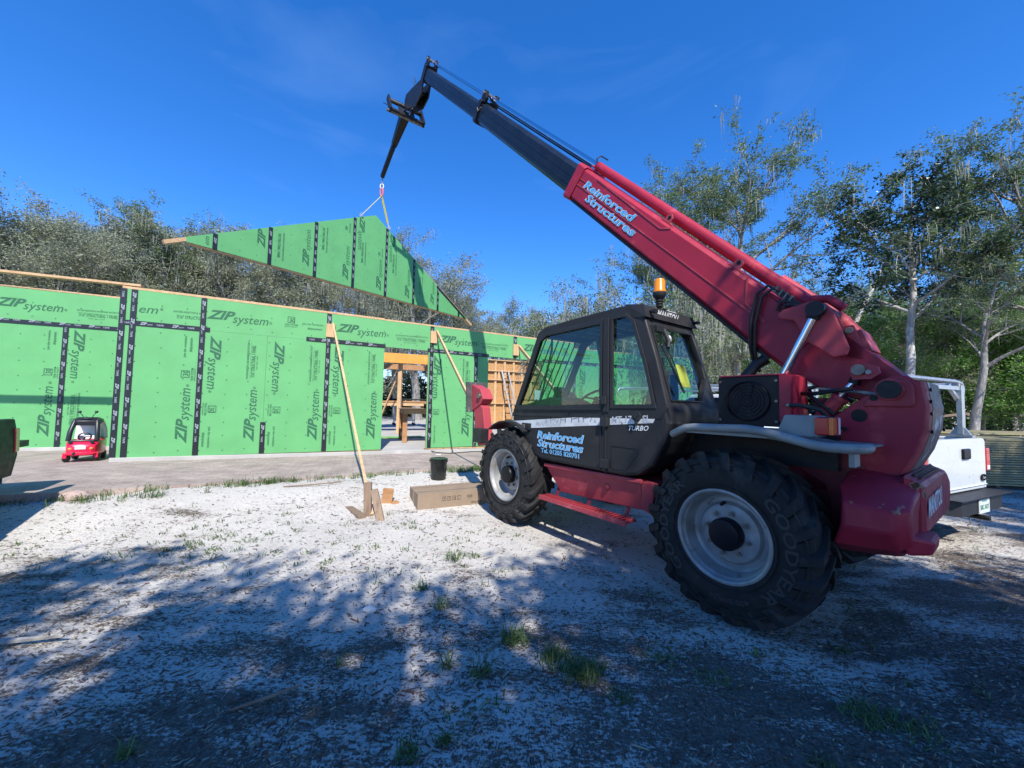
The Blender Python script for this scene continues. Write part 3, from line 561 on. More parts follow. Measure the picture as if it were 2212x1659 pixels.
# ---- cab ----
cy0, cy1 = .20, 1.05
low = [(2.80, 1.38), (2.72, 1.475), (.50, 1.56), (.47, 1.42), (.52, 1.25), (.66, 1.02), (.80, .92), (.95, .89), (2.20, .89), (2.34, .93), (2.44, 1.0), (2.56, 1.15), (2.75, 1.31)]
mb = MB(); mb.prism(low, cy0, cy1, 'cab_plastic')
cabb = tb(mb, 'cab_body', bevel=.035)
def ring(mb, outer, inner, y0, y1, m):
    k = len(outer); vs = [(x, y, z) for y in (y0, y1) for x, z in outer]+[(x, y, z) for y in (y0, y1) for x, z in inner]; fs = []
    for i in range(k):
        j = (i+1) % k; fs += [(i, j, 2*k+j, 2*k+i), (k+i, 3*k+i, 3*k+j, k+j), (i, k+i, k+j, j), (2*k+i, 2*k+j, 3*k+j, 3*k+i)]
    mb.add(vs, fs, m)
outer = [(2.80, 1.40), (2.26, 2.47), (2.14, 2.52), (1.6, 2.545), (1.0, 2.56), (.84, 2.545), (.74, 2.45), (.60, 2.0), (.49, 1.56), (.55, 1.45), (1.6, 1.42), (2.5, 1.40)]
inner = [(2.66, 1.53), (2.23, 2.36), (2.1, 2.43), (1.6, 2.45), (1.05, 2.46), (.92, 2.43), (.83, 2.33), (.70, 1.95), (.61, 1.60), (.68, 1.585), (1.6, 1.56), (2.45, 1.53)]
for y0, y1 in ((cy1-.055, cy1+.004), (cy0-.004, cy0+.05)):
    mb = MB(); ring(mb, outer, inner, y0, y1, 'cab_plastic'); tb(mb, 'cab_frame', smooth=35, bevel=.012)
mb = MB(); mb.bar((1.175, cy1-.02, 1.50), (1.175, cy1-.02, 2.47), .075, .075, 'cab_plastic', (1, 0, 0)); tb(mb, 'pillar', bevel=.006)
# door window frame and seals
mb = MB(); ring(mb, [(2.70, 1.50), (2.25, 2.40), (2.1, 2.46), (1.225, 2.475), (1.225, 1.52), (1.9, 1.50)], [(2.63, 1.55), (2.225, 2.34), (2.1, 2.405), (1.26, 2.42), (1.26, 1.585), (1.9, 1.56)], cy1-.01, cy1+.014, 'black_plastic'); tb(mb, 'door_frame', bevel=.004)
mb = MB(); ring(mb, [(1.125, 2.47), (.93, 2.475), (.84, 2.40), (.70, 1.97), (.60, 1.55), (1.125, 1.54)], [(1.09, 2.44), (.95, 2.445), (.875, 2.385), (.735, 1.96), (.645, 1.59), (1.09, 1.58)], cy1-.01, cy1+.012, 'black_plastic'); tb(mb, 'window_seal', bevel=.003)
mb = MB(); mb.prism([(2.66, 1.53), (2.23, 2.37), (2.1, 2.43), (1.24, 2.44), (1.24, 1.56)], cy1-.022, cy1-.018, 'glass'); tb(mb, 'door_window')
mb = MB(); mb.prism([(1.11, 2.46), (.94, 2.46), (.86, 2.39), (.72, 1.96), (.62, 1.57), (1.11, 1.56)], cy1-.022, cy1-.018, 'glass'); tb(mb, 'side_window')
mb = MB(); mb.prism([(2.66, 1.53), (2.23, 2.37), (2.1, 2.43), (.94, 2.46), (.85, 2.38), (.62, 1.57)], cy0+.018, cy0+.022, 'glass'); tb(mb, 'far_window')
# windscreen and front frame
mb = MB(); mb.add([(2.755, y, 1.45) for y in (.24, 1.01)]+[(2.265, y, 2.44) for y in (1.01, .24)], [(0, 1, 2, 3)], 'glass'); tb(mb, 'windscreen')
mb = MB()
for y in (.225, 1.02): mb.bar((2.77, y, 1.42), (2.25, y, 2.46), .06, .05, 'cab_plastic', (0, 1, 0))
mb.bar((2.765, .22, 1.44), (2.765, 1.03, 1.44), .07, .07, 'cab_plastic'); mb.bar((2.25, .22, 2.45), (2.25, 1.03, 2.45), .07, .07, 'cab_plastic'); tb(mb, 'windscreen_frame', bevel=.01)
# roof guard bars seen through the door glass
mb = MB()
for k in range(7): y_ = .30+k*.105; mb.bar((2.72, y_, 1.60), (2.25, y_, 2.40), .012, .012, 'black_steel', (0, 1, 0))
mb.bar((2.70, .22, 1.62), (2.70, 1.0, 1.62), .014, .014, 'black_steel'); tb(mb, 'windscreen_guard')
# roof
mb = MB(); mb.loft([[(2.30, cy0, 2.45), (2.30, cy1-.03, 2.45), (2.16, cy1-.05, 2.52), (2.16, cy0+.02, 2.52)], [(.95, cy0, 2.50), (.95, cy1-.02, 2.50), (.95, cy1-.04, 2.565), (.95, cy0+.02, 2.565)], [(.76, cy0, 2.46), (.76, cy1-.02, 2.46), (.80, cy1-.05, 2.55), (.80, cy0+.02, 2.55)]], 'cab_plastic')
mb.box((1.6, .62, 2.475), (.9, .72, .02), 'black_plastic')
for k in range(4): mb.bar((1.3+k*.22, .25, 2.44), (1.3+k*.22, 1.0, 2.44), .03, .02, 'worn_steel')
tb(mb, 'roof', bevel=.015)
# rear visor box with maker's lettering
mb = MB(); mb.loft([[(.95, cy0-.03, 2.57), (.95, cy1-.0, 2.57), (.92, cy1+.0, 2.43), (.92, cy0-.03, 2.43)], [(.74, cy0-.03, 2.53), (.74, cy1-.0, 2.53), (.70, cy1+.02, 2.405), (.70, cy0-.04, 2.405)]], 'cab_plastic')
mb.text('MANITOU', (.739, .86, 2.43), (0, -1, 0), (-.04, 0, .125), .11, 'text_white', .03, 0, 1, .008, .36); mb.bar((.731, .68, 2.525), (.731, .52, 2.525), .012, .004, 'text_white')
for y_ in (.98, .2): mb.cyl((.73, y_, 2.47), (.68, y_, 2.46), .015, 'black_steel', 8); mb.box((.67, y_, 2.46), (.03, .05, .03), 'black_steel')
tb(mb, 'visor', bevel=.006)
# rear window: slanted frame with a cut lower corner
def RP(y, z, o=0): t_ = (z-1.60)/(2.42-1.60); return (.50+.235*t_+o, y, z)
ro = [(1.05, 1.56), (1.05, 2.45), (.22, 2.45), (.165, 1.85), (.16, 1.56)]; ri = [(.985, 1.625), (.985, 2.33), (.30, 2.33), (.235, 1.90), (.47, 1.625)]
ri = [(.985, 1.625), (.985, 2.33), (.29, 2.33), (.225, 1.88), (.45, 1.625)]
mb = MB(); vs = [RP(y, z, o) for o in (0, .05) for y, z in ro]+[RP(y, z, o) for o in (0, .05) for y, z in ri]; fs = []
for i in range(5): j = (i+1) % 5; fs += [(i, j, 10+j, 10+i), (5+i, 15+i, 15+j, 5+j), (i, 5+i, 5+j, j), (10+i, 10+j, 15+j, 15+i)]
mb.add(vs, fs, 'cab_plastic'); tb(mb, 'rear_frame', bevel=.008)
mb = MB(); mb.add([RP(y, z, .03) for y, z in ri], [(0, 1, 2, 3, 4)], 'glass'); tb(mb, 'rear_window')
mb = MB(); lo = [RP(y, z, -.004) for y, z in ri]; 
for i in range(5): mb.bar(lo[i], lo[(i+1) % 5], .014, .022, 'black_plastic', (1, 0, 0))
tb(mb, 'rear_seal')
# bulge under the rear window
mb = MB(); mb.loft([[(.50, cy1, 1.60), (.47, cy1, 1.5), (.49, cy1-.02, 1.38), (.60, cy1-.04, 1.2), (.66, cy1-.04, 1.2), (.66, cy1, 1.6)], [(.50, .22, 1.60), (.42, .22, 1.5), (.45, .24, 1.36), (.60, .26, 1.2), (.66, .26, 1.2), (.66, .22, 1.6)], [(.54, .10, 1.58), (.49, .10, 1.5), (.51, .12, 1.4), (.62, .15, 1.3), (.66, .15, 1.3), (.66, .1, 1.58)]], 'cab_plastic'); tb(mb, 'rear_shell', smooth=50)
# stripe, lettering on the door
d_ = cy1+.037
def dt(s, x, z, size, m, fit, bold=.03, shear=0, tilt=0, off=.0): return (s, (x, cy1+.004+off, z), (-1, 0, tilt), (0, 0, 1), size, m, bold, shear, 1, .002, fit)
mb = MB()
def quad(mb, pts, y, m): mb.add([(x, y, z) for x, z in pts], [tuple(range(len(pts)))], m)
quad(mb, [(2.765, 1.335), (1.235, 1.46), (1.235, 1.365), (2.66, 1.24)], cy1+.003, 'sticker_white'); quad(mb, [(1.125, 1.475), (.585, 1.525), (.635, 1.42), (1.125, 1.375)], cy1+.003, 'sticker_white')
mb.text(*dt('MANITOU', 2.28, 1.30, .095, 'sticker_faded', .46, .03, 0, .08)); mb.text(*dt('MT 1740 SL', 1.10, 1.40, .085, 'sticker_faded', .44, .02, 0, .07)); tb(mb, 'stripe')
rr = random.Random(3); mb = MB()
for k in range(9):
    x_ = 2.1-k*.09+rr.uniform(-.02, .02); z_ = 1.385+(2.1-x_)*.08
    mb.bar((x_, cy1+.0045, z_-.05), (x_+rr.uniform(-.05, .05), cy1+.0045, z_+.04), .003, .004, 'black_plastic', (0, 1, 0)); 
    if k % 2: mb.bar((x_, cy1+.0045, z_-.01), (x_-.09, cy1+.0045, z_+rr.uniform(-.02, .02)), .003, .004, 'black_plastic', (0, 1, 0))
tb(mb, 'stripe_cracks')
mb = MB()
for s_, x_, z_, sz_, ft_, sh_ in (('Reinforced', 2.25, 1.155, .125, .78, .22), ('Structures', 2.24, 1.055, .125, .76, .22), ('Tel. 01205 820701', 2.17, .985, .075, .63, 0)):
    mb.text(*dt(s_, x_, z_, sz_, 'sticker_blue', ft_, .010 if sh_ else .005, sh_, .0, .004)); 
    if sh_: mb.text(*dt(s_, x_+.006, z_-.003, sz_, 'text_white', ft_+.010, .042, sh_, .0, .0015))
    else: mb.text(*dt(s_, x_+.002, z_-.002, sz_, 'text_white', ft_+.004, .022, sh_, .0, .0015))
tb(mb, 'door_lettering'); mb = MB(); mb.text(*dt('TURBO', .91, 1.335, .065, 'text_white', .23, .01, .3, .05)); tb(mb, 'badge_lettering')
# door details
mb = MB(); mb.box((2.46, cy1+.012, 1.28), (.17, .028, .085), 'black_plastic'); mb.box((2.50, cy1+.028, 1.28), (.05, .012, .05), 'worn_steel'); tb(mb, 'door_handle', bevel=.008)
mb = MB(); mb.box((1.178, cy1+.004, 1.20), (.02, .012, .62), 'black_plastic'); mb.box((1.18, cy1+.02, 1.40), (.09, .045, .09), 'black_plastic'); mb.box((1.18, cy1+.02, .98), (.09, .04, .085), 'black_plastic'); mb.box((1.19, cy1+.018, 1.62), (.06, .035, .08), 'black_plastic'); tb(mb, 'door_hinge', bevel=.005)
mb = MB(); mb.cyl((.80, cy1, 1.475), (.80, cy1+.035, 1.475), .045, 'black_plastic', 20); mb.cyl((.80, cy1, 1.475), (.80, cy1+.045, 1.475), .02, 'black_plastic', 12); mb.box((.80, cy1+.025, 1.42), (.02, .02, .05), 'black_plastic'); mb.cyl((1.7, cy1, 1.465), (1.7, cy1+.012, 1.465), .013, 'black_steel', 10); tb(mb, 'latch', smooth=40)
mb = MB(); pts = [(1.1, 1.17), (.82, 1.17), (.80, 1.12), (.93, .955), (1.08, .945), (1.11, .97)]
for i in range(6): a_, b_ = pts[i], pts[(i+1) % 6]; mb.bar((a_[0], cy1+.002, a_[1]), (b_[0], cy1+.002, b_[1]), .006, .006, 'black_plastic', (0, 1, 0))
tb(mb, 'hatch_outline')
mb = MB(); mb.bar((2.68, cy1+.003, 1.50), (1.24, cy1+.003, 1.535), .02, .035, 'black_plastic', (0, 1, 0)); mb.bar((1.24, cy1+.003, .91), (1.24, cy1+.003, 1.5), .008, .01, 'black_plastic', (0, 1, 0)); tb(mb, 'door_trim')
# front fender
mb = MB(); arc_ = []
secs = []
for k in range(10):
    a_ = rad(20+k*11.5); r_ = .70+.0*k; x_, z_ = 2.82+r_*cos(a_), .62+r_*sin(a_)*1.0
    if k < 3: z_ += .0
    secs.append([(x_, 1.14, z_), (x_, .72, z_), (x_*1.0+.02*cos(a_), .72, z_+.02*sin(a_)), (x_+.02*cos(a_), 1.14, z_+.02*sin(a_))])
secs = secs[3:]; mb.loft(secs, 'cab_plastic'); tb(mb, 'front_fender', smooth=40)
# beacon
mb = MB(); bx, by = .80, .70; mb.cyl((bx, by, 2.50), (bx, by, 2.62), .012, 'black_steel', 10); mb.lathe([(.02, 2.56), (.035, 2.58), (.028, 2.59), (.037, 2.605), (.03, 2.615), (.04, 2.63), (.032, 2.64), (.05, 2.665), (.066, 2.69), (.066, 2.72), (0, 2.72)], 'black_plastic', 24, 'z', (bx, by, 0)); mb.box((bx-.03, by, 2.53), (.08, .03, .03), 'black_steel')
bc = tb(mb, 'beacon', smooth=35); mb = MB(); mb.lathe([(.062, 2.72), (.062, 2.74), (.056, 2.75), (.055, 2.83), (.045, 2.855), (.02, 2.865), (0, 2.866)], 'amber', 28, 'z', (bx, by, 0)); mb.build('lamp_lens', bc, smooth=40)
# inside: seat, wheel, dash, mirror, far wall parts
mb = MB(); mb.loft([[(1.20, .42, 1.3), (1.20, .86, 1.3), (1.32, .86, 1.42), (1.32, .42, 1.42)], [(.80, .42, 1.28), (.80, .86, 1.28), (.86, .86, 1.42), (.86, .42, 1.42)]], 'seat_fabric')
mb.loft([[(.92, .42, 1.36), (.92, .86, 1.36), (.76, .86, 1.36), (.76, .42, 1.36)], [(.86, .42, 1.7), (.86, .86, 1.7), (.72, .84, 1.7), (.72, .44, 1.7)], [(.80, .50, 1.93), (.80, .78, 1.93), (.70, .76, 1.93), (.70, .52, 1.93)]], 'seat_fabric'); tb(mb, 'seat', bevel=.05)
mb = MB(); ctr = V((1.72, .60, 1.66)); ax = V((.5, 0, .86)).normalized(); u_ = V((0, 1, 0)); v_ = ax.cross(u_)
ringp = [ctr+(u_*cos(2*pi*k/24)+v_*sin(2*pi*k/24))*.19 for k in range(25)]; mb.tube(ringp, .014, 'black_plastic', 8)
for k in (0, 8, 16): mb.cyl(ctr-ax*.02, ringp[k], .01, 'black_plastic', 6)
mb.cyl(ctr-ax*.5, ctr, .03, 'black_plastic', 10); tb(mb, 'steering_wheel', smooth=60)
mb = MB(); mb.loft([[(2.62, .3, 1.42), (2.62, .98, 1.42), (2.6, .98, 1.56), (2.6, .3, 1.56)], [(2.2, .35, 1.42), (2.2, .9, 1.42), (2.2, .9, 1.66), (2.2, .35, 1.66)], [(1.95, .42, 1.40), (1.95, .78, 1.40), (1.95, .78, 1.6), (1.95, .42, 1.6)]], 'black_plastic'); mb.box((2.40, .93, 1.68), (.02, .11, .13), 'paper'); tb(mb, 'dashboard', bevel=.02)
mb = MB(); mb.tube([(1.35, .22, 1.50), (1.35, .16, 1.68), (1.20, .12, 1.72), (1.18, .12, 1.83)], .012, 'black_steel', 8); mb.loft([[(1.20+a_, .12-b_, 1.80) for a_, b_ in ((-.07, 0), (.07, 0), (.07, .04), (-.07, .04))], [(1.20+a_, .12-b_, 2.14) for a_, b_ in ((-.075, 0), (.075, 0), (.075, .04), (-.075, .04))]], 'black_plastic'); tb(mb, 'mirror', bevel=.02)
mb = MB(); mb.tube([(2.45, .97, 1.55), (2.38, .97, 1.62), (2.30, .97, 1.60), (2.10, .97, 2.25), (2.1, .97, 2.4)], .013, 'black_plastic', 8); mb.bar((1.75, .26, 1.5), (1.95, .26, 2.42), .09, .05, 'black_plastic', (0, 1, 0)); mb.bar((1.95, .26, 2.42), (1.2, .28, 2.44), .07, .05, 'black_plastic'); tb(mb, 'grab_rail', smooth=50)
for a_, b_, nm_ in (((.60, .95, 2.30), (.52, .93, 1.72), 'wiper'),):
    mb = MB(); mb.bar(RP(.90, 2.35, -.02), RP(.80, 1.95, -.03), .012, .012, 'black_steel'); mb.bar(RP(.93, 2.15, -.03), RP(.76, 1.70, -.025), .014, .02, 'black_steel'); mb.box(RP(.92, 2.30, -.03), (.06, .12, .06), 'black_plastic'); mb.tube([RP(.86, 2.30, -.05), RP(.85, 2.18, -.06), RP(.87, 2.12, -.05)], .02, 'black_plastic', 8); tb(mb, nm_, bevel=.003)
mb = MB(); mb.add([RP(y, z, .02) for y, z in ((.70, 1.98), (.54, 1.98), (.53, 1.76), (.69, 1.76))], [(0, 1, 2, 3)], 'yellow_paper'); tb(mb, 'notice')
mb = MB(); c_ = RP(.68, 2.24, .018); mb.add([(c_[0]+sin(2*pi*k/20)*.0+.235/.82*sin(2*pi*k/20)*.035*0, c_[1]+cos(2*pi*k/20)*.035, c_[2]+sin(2*pi*k/20)*.035) for k in range(20)], [tuple(range(20))], 'text_white'); mb.text('CE', (c_[0]-.002, c_[1]+.024, c_[2]-.014), (0, -1, 0), (.27, 0, .96), .04, 'black_plastic', 0, 0, 1, .004, .046); tb(mb, 'approval_sticker')
# ---- radiator, deck, rail, tail lamp ----
mb = MB(); mb.box((-.02, .56, 1.63), (.46, .34, .40), 'hub_black'); mb.lathe([(.165, .735), (.165, .75), (.155, .755), (.15, .735)], 'hub_black', 40, 'y', (-.02, 0, 1.63))
for k in range(7): a_ = 2*pi*k/7; mb.bar((-.02+.03*cos(a_), .722, 1.63+.03*sin(a_)), (-.02+.14*cos(a_), .728, 1.63+.14*sin(a_)), .05, .006, 'hub_black', (sin(a_)*.4, 1, 0))
for k in range(1, 7): mb.lathe([(.025*k-.002, .735), (.025*k+.002, .735), (.025*k+.002, .739), (.025*k-.002, .739)], 'hub_black', 32, 'y', (-.02, 0, 1.63), True)
mb.cyl((-.02, .715, 1.63), (-.02, .735, 1.63), .04, 'hub_black', 20)
for x_, z_ in ((.19, 1.79), (.19, 1.47), (-.23, 1.79), (-.23, 1.63), (-.23, 1.47)): mb.cyl((x_, .73, z_), (x_, .745, z_), .012, 'worn_steel', 10)
tb(mb, 'radiator', bevel=.008)
mb = MB(); mb.box((-.29, .56, 1.65), (.075, .38, .36), 'red_paint'); mb.box((-.05, .56, 1.838), (.5, .36, .012), 'red_paint'); mb.box((-.332, .70, 1.65), (.012, .03, .34), 'red_paint'); mb.cyl((-.30, .75, 1.60), (-.33, .82, 1.60), .012, 'worn_steel', 8); mb.tube([(-.33, .80, 1.60), (-.40, .80, 1.60), (-.50, .74, 1.57), (-.54, .66, 1.50), (-.55, .6, 1.42)], .017, 'black_plastic', 8)
mb.cyl((-.27, .755, 1.44), (-.42, .80, 1.455), .006, 'wheel_grey', 6); tb(mb, 'radiator_cover', bevel=.006)
mb = MB(); mb.tube([(.24, .36, 1.5), (.20, .32, 1.80), (.10, .25, 1.97), (.02, .22, 2.03)], .05, 'black_plastic', 14); tb(mb, 'exhaust', smooth=50)
rp_ = [(.46, 1.02, 1.335), (.38, 1.08, 1.365), (.30, 1.10, 1.40), (.22, 1.11, 1.41), (-.17, 1.11, 1.42), (-.27, 1.11, 1.41), (-.36, 1.11, 1.39), (-.55, 1.11, 1.345), (-.63, 1.11, 1.335), (-.70, 1.10, 1.335), (-.76, 1.06, 1.335), (-.79, .99, 1.335), (-.79, .90, 1.335), (-.76, .80, 1.32)]
mb = MB(); mb.tube(rp_, .031, 'grey_paint', 16); tb(mb, 'fender_rail', smooth=60)
mb = MB(); mb.prism([(.38, 1.385), (-.30, 1.385), (-.55, 1.345), (-.78, 1.34), (-.78, 1.325), (-.55, 1.325), (-.30, 1.36), (.38, 1.36)], .45, 1.09, 'grey_paint'); mb.box((-.74, 1.0, 1.27), (.03, .12, .10), 'grey_paint'); tb(mb, 'fender_deck', bevel=.004)
mb = MB(); mb.prism([(-.36, 1.53), (-.55, 1.53), (-.55, 1.385), (-.30, 1.375)], .78, .98, 'grey_paint'); lb = tb(mb, 'lamp_bracket', bevel=.01)
mb = MB(); mb.box((-.585, .90, 1.462), (.06, .17, .125), 'black_plastic'); mb.build('tail_lamp', lb, bevel=.01)
tl = MB(); tl.box((-.575, .99, 1.462), (.075, .02, .115), 'lens_red'); tl.box((-.62, .955, 1.462), (.03, .065, .115), 'lens_amber'); tl.box((-.62, .89, 1.462), (.03, .065, .115), 'lens_red'); tl.box((-.62, .835, 1.462), (.03, .045, .115), 'lens_white'); tl.build('lamp_lens', lb, bevel=.008)
# engine compartment bits between boom and deck
mb = MB(); mb.box((.1, .1, 1.25), (1.3, .9, .25), 'black_steel'); rr = random.Random(5)
for k in range(16):
    x0, y0, z0 = rr.uniform(-.6, .1), rr.uniform(-.2, .5), rr.uniform(1.4, 1.75)
    mb.tube([(x0, y0, z0), (x0-.15, y0+rr.uniform(-.1, .1), z0+rr.uniform(-.08, .08)), (x0-.35, y0+rr.uniform(-.15, .15), z0+rr.uniform(-.15, .1))], rr.choice((.012, .016, .02)), rr.choice(('black_plastic', 'black_steel', 'worn_steel')), 7)
mb.box((-.35, .1, 1.62), (.12, .2, .10), 'worn_steel'); mb.box((-.42, .3, 1.55), (.06, .08, .22), 'dark_red'); tb(mb, 'hydraulics')
# inner wheel arch of the chassis
mb = MB(); mb.prism([(.75, .9), (.62, 1.25), (.3, 1.33), (-.6, 1.30), (-.72, 1.1), (-.72, .6), (-.5, .6), (-.45, 1.0), (-.2, 1.15), (.3, 1.15), (.55, .9)], .38, .46, 'dark_red'); mb.box((0, .3, 1.0), (1.2, .3, .5), 'dark_red'); tb(mb, 'wheel_arch', bevel=.01)
# ---- rear mast plates ----
mast = [(-.44, 1.45), (-.485, 1.505), (-.67, 1.66), (-.745, 1.75), (-.82, 1.815), (-.90, 1.815), (-.965, 1.77), (-.985, 1.6), (-.975, 1.45), (-.93, 1.29), (-.86, 1.14), (-.83, .95), (-.3, .95), (-.3, 1.45)]
for nm_, y0, y1 in (('mast_plate', .415, .45), ('mast_plate', -.25, -.215)):
    mb = MB(); mb.prism(mast, y0, y1, 'red_faded' if False else 'red_paint'); tb(mb, nm_, bevel=.008)
mb = MB(); mb.prism([(-.68, 1.60), (-.71, 1.67), (-.81, 1.775), (-.84, 1.79), (-.91, 1.785), (-.94, 1.75), (-.945, 1.62), (-.93, 1.60)], .45, .475, 'red_faded'); tb(mb, 'mast_doubler', bevel=.012)
mb = MB(); mb.cyl((-.825, .47, 1.72), (-.825, .50, 1.72), .075, 'red_faded', 28); mb.cyl((-.825, -.26, 1.72), (-.825, .53, 1.72), .05, 'black_steel', 28); mb.cyl((-.825, .5, 1.72), (-.825, .535, 1.72), .062, 'black_steel', 28); mb.cyl((-.74, .47, 1.665), (-.74, .479, 1.665), .024, 'hub_black', 18); mb.cyl((-.655, .44, 1.535), (-.655, .454, 1.535), .046, 'hub_black', 24); tb(mb, 'pivot_pin', smooth=40)
rear = [(-.965, 1.775), (-.99, 1.6), (-.98, 1.45), (-.935, 1.29), (-.865, 1.14)]
mb = MB(); secs = []
for x_, z_ in rear: secs.append([(x_+.0, .448, z_), (x_-.012, .43, z_), (x_-.018, .36, z_), (x_-.018, -.2, z_), (x_-.004, -.25, z_), (x_+.05, -.25, z_), (x_+.05, .448, z_)])
mb.loft(secs, 'red_faded'); mb.add([(-.965, .45, 1.775), (-.965, -.25, 1.775), (-.80, -.25, 1.825), (-.80, .45, 1.825)], [(0, 1, 2, 3)], 'red_faded')
mb.bar((-.999, .40, 1.61), (-1.002, -.2, 1.61), .004, .012, 'hub_black')
for z_ in (1.72, 1.64, 1.56, 1.44):
    for y_ in (.38, -.18): mb.cyl((-1.0, y_, z_), (-1.013, y_, z_), .012, 'hub_black', 8)
tb(mb, 'mast_back', smooth=40)
mb = MB()
for (x0, z0), (x1, z1) in zip(rear[:-1], rear[1:]): mb.add([(x0-.0205, .34, z0), (x0-.0205, -.18, z0), (x1-.0205, -.18, z1), (x1-.0205, .34, z1)], [(0, 1, 2, 3)], 'sticker_brown')
tb(mb, 'mast_sticker')
# ---- counterweight ----
def cwsec(x, t_):   # section in (y,z); t_ 0 front .. 1 rear
    yb = .99-.05*t_; zt = 1.155-.03*t_; zb = .66+.03*t_; return [(x, .42, zt), (x, .62, zt-.01-.02*t_), (x, .86-.06*t_, 1.07-.02*t_), (x, yb, .99-.03*t_), (x, yb+.012, .84), (x, yb-.06, zb+.05), (x, .80-.1*t_, zb-.02), (x, -.80+.1*t_, zb-.02), (x, -yb+.06, zb+.05), (x, -yb-.012, .84), (x, -yb, .99-.03*t_), (x, -.86+.06*t_, 1.07), (x, -.62, zt-.01), (x, -.42, zt)]
def mod(sec, f_): return [f_(*p) for p in sec]
s0 = [(-.60-(.075 if abs(p[1]) > .6 and .78 < p[2] < 1.0 else .02 if p[2] > 1.0 else 0), p[1], p[2]) for p in cwsec(0, 0)]; s1 = cwsec(-.76, .3); s2 = cwsec(-.90, .8)
s3 = [(-.985+.02*abs(p[1])+(.04 if p[2] < .72 else 0), p[1]*.93, p[2]-(.02 if p[2] > 1.0 else -.03)) for p in cwsec(0, 1)]
mb = MB(); mb.loft([s0, s1, s2, s3], 'red_rusty'); cw = tb(mb, 'counterweight', smooth=28, bevel=.018)
mb = MB(); mb.loft([[(-.90, .62, 1.155), (-.90, -.45, 1.155), (-.90, -.45, .80), (-.90, .62, .80)], [(-.972, .60, 1.115), (-.965, -.30, 1.115), (-.965, -.30, .80), (-.972, .60, .80)], [(-.99, .57, 1.09), (-.975, -.28, 1.09), (-.975, -.28, .82), (-.99, .57, .82)]], 'red_rusty')
mb.bar((-.955, .48, 1.138), (-.955, -.3, 1.138), .016, .008, 'hub_black'); mb.bar((-.925, .48, 1.15), (-.925, -.3, 1.15), .016, .008, 'hub_black')
mb.text('MANITOU', (-.992, .54, .90), (.017, -1, 0), (0, 0, 1), .17, 'text_white', .03, 0, 1, .006, .72); tb(mb, 'engine_cover', bevel=.012)
mb = MB(); mb.loft([[(-.93, .86, .83), (-.93, .45, .83), (-.93, .45, .70), (-.93, .84, .70)], [(-1.045, .74, .80), (-1.04, .50, .80), (-1.03, .50, .71), (-1.03, .73, .71)]], 'red_rusty'); tb(mb, 'rear_bumper', bevel=.02)
# ---- boom ----
TH = rad(45.2); ct, st_ = cos(TH), sin(TH)
def bp_(s, y, t_): return (-.8+s*ct-t_*st_, y, 1.73+s*st_+t_*ct)
BY = .1
def bsec(s, hw, t0, t1, ch=.03):
    return [bp_(s, BY+a_, b_) for a_, b_ in ((hw, t0+ch), (hw, t1-ch), (hw-ch, t1), (-hw+ch, t1), (-hw, t1-ch), (-hw, t0+ch), (-hw+ch, t0), (hw-ch, t0))]
mb = MB(); mb.loft([bsec(.62, .20, -.345, .085, .035), bsec(4.36, .20, -.345, .085, .035)], 'red_paint'); mb.loft([bsec(4.34, .215, -.37, .105, .03), bsec(4.50, .225, -.385, .115, .03)], 'red_paint')
mb.prism([(.9, .08), (1.2, .085), (.65, -.345), (.52, -.33), (.24, -.26), (-.04, -.12), (-.10, .0), (-.04, .11), (.25, .125), (.55, .14)], BY-.185, BY+.19, 'red_paint', lambda s, y, t_: bp_(s, y, t_))
outer_boom = tb(mb, 'outer_boom', smooth=25, bevel=.006)
mb = MB()
def seam_(pts, wdt=.010): 
    for a_, b_ in zip(pts, pts[1:]): mb.bar(bp_(a_[0], BY+.2015, a_[1]), bp_(b_[0], BY+.2015, b_[1]), wdt, .010, 'red_faded', (0, 1, 0))
seam_([(4.36, -.14), (1.0, -.14)]); seam_([(4.36, -.06), (3.95, -.055)], .008); seam_([(4.0, .05), (2.62, .0), (2.5, .06)], .014); seam_([(1.42, .08), (1.26, -.10), (1.0, -.13)], .018); seam_([(1.0, -.13), (1.0, -.34)], .008)
tb(mb, 'weld_bead'); mb = MB(); mb.bar(bp_(4.3, BY+.18, -.352), bp_(.75, BY+.18, -.352), .03, .018, 'hub_black', (0, 1, 0)); tb(mb, 'wear_strip')
for s_ in (2.62, 1.60):
    mb = MB()
    base = [(s_-.13, .08), (s_-.05, .10), (s_-.045, .15), (s_, .185), (s_+.045, .15), (s_+.05, .10), (s_+.1, .08)]
    mb.prism(base, BY+.155, BY+.175, 'red_faded', lambda s, y, t_: bp_(s, y, t_)); c0, c1 = bp_(s_, BY+.15, .14), bp_(s_, BY+.18, .14); mb.cyl(c0, c1, .02, 'hub_black', 14); tb(mb, 'lifting_lug', bevel=.004)
mb = MB(); mb.tube([bp_(4.36, BY, .175), bp_(.70, BY, .165)], .062, 'red_paint', 24); mb.tube([bp_(4.40, BY-.02, .18), bp_(4.36, BY+.09, .25), bp_(4.35, BY+.05, .30), bp_(4.36, BY-.1, .30)], .009, 'black_plastic', 8); tb(mb, 'extension_cylinder', smooth=40)
mb = MB(); mb.tube([bp_(1.3, BY-.10, .20), bp_(.75, BY-.11, .20), bp_(.4, BY-.1, .15)], .05, 'red_faded', 16); tb(mb, 'hose_guard', smooth=40)
mb = MB(); mb.loft([bsec(4.45, .165, -.325, .055, .05), bsec(8.45, .165, -.335, .045, .05)], 'boom_black')
for t_ in (-.10, -.21): mb.bar(bp_(4.5, BY+.166, t_), bp_(8.4, BY+.166, t_-.01), .006, .008, 'boom_black', (0, 1, 0))
tb(mb, 'middle_boom', bevel=.004)
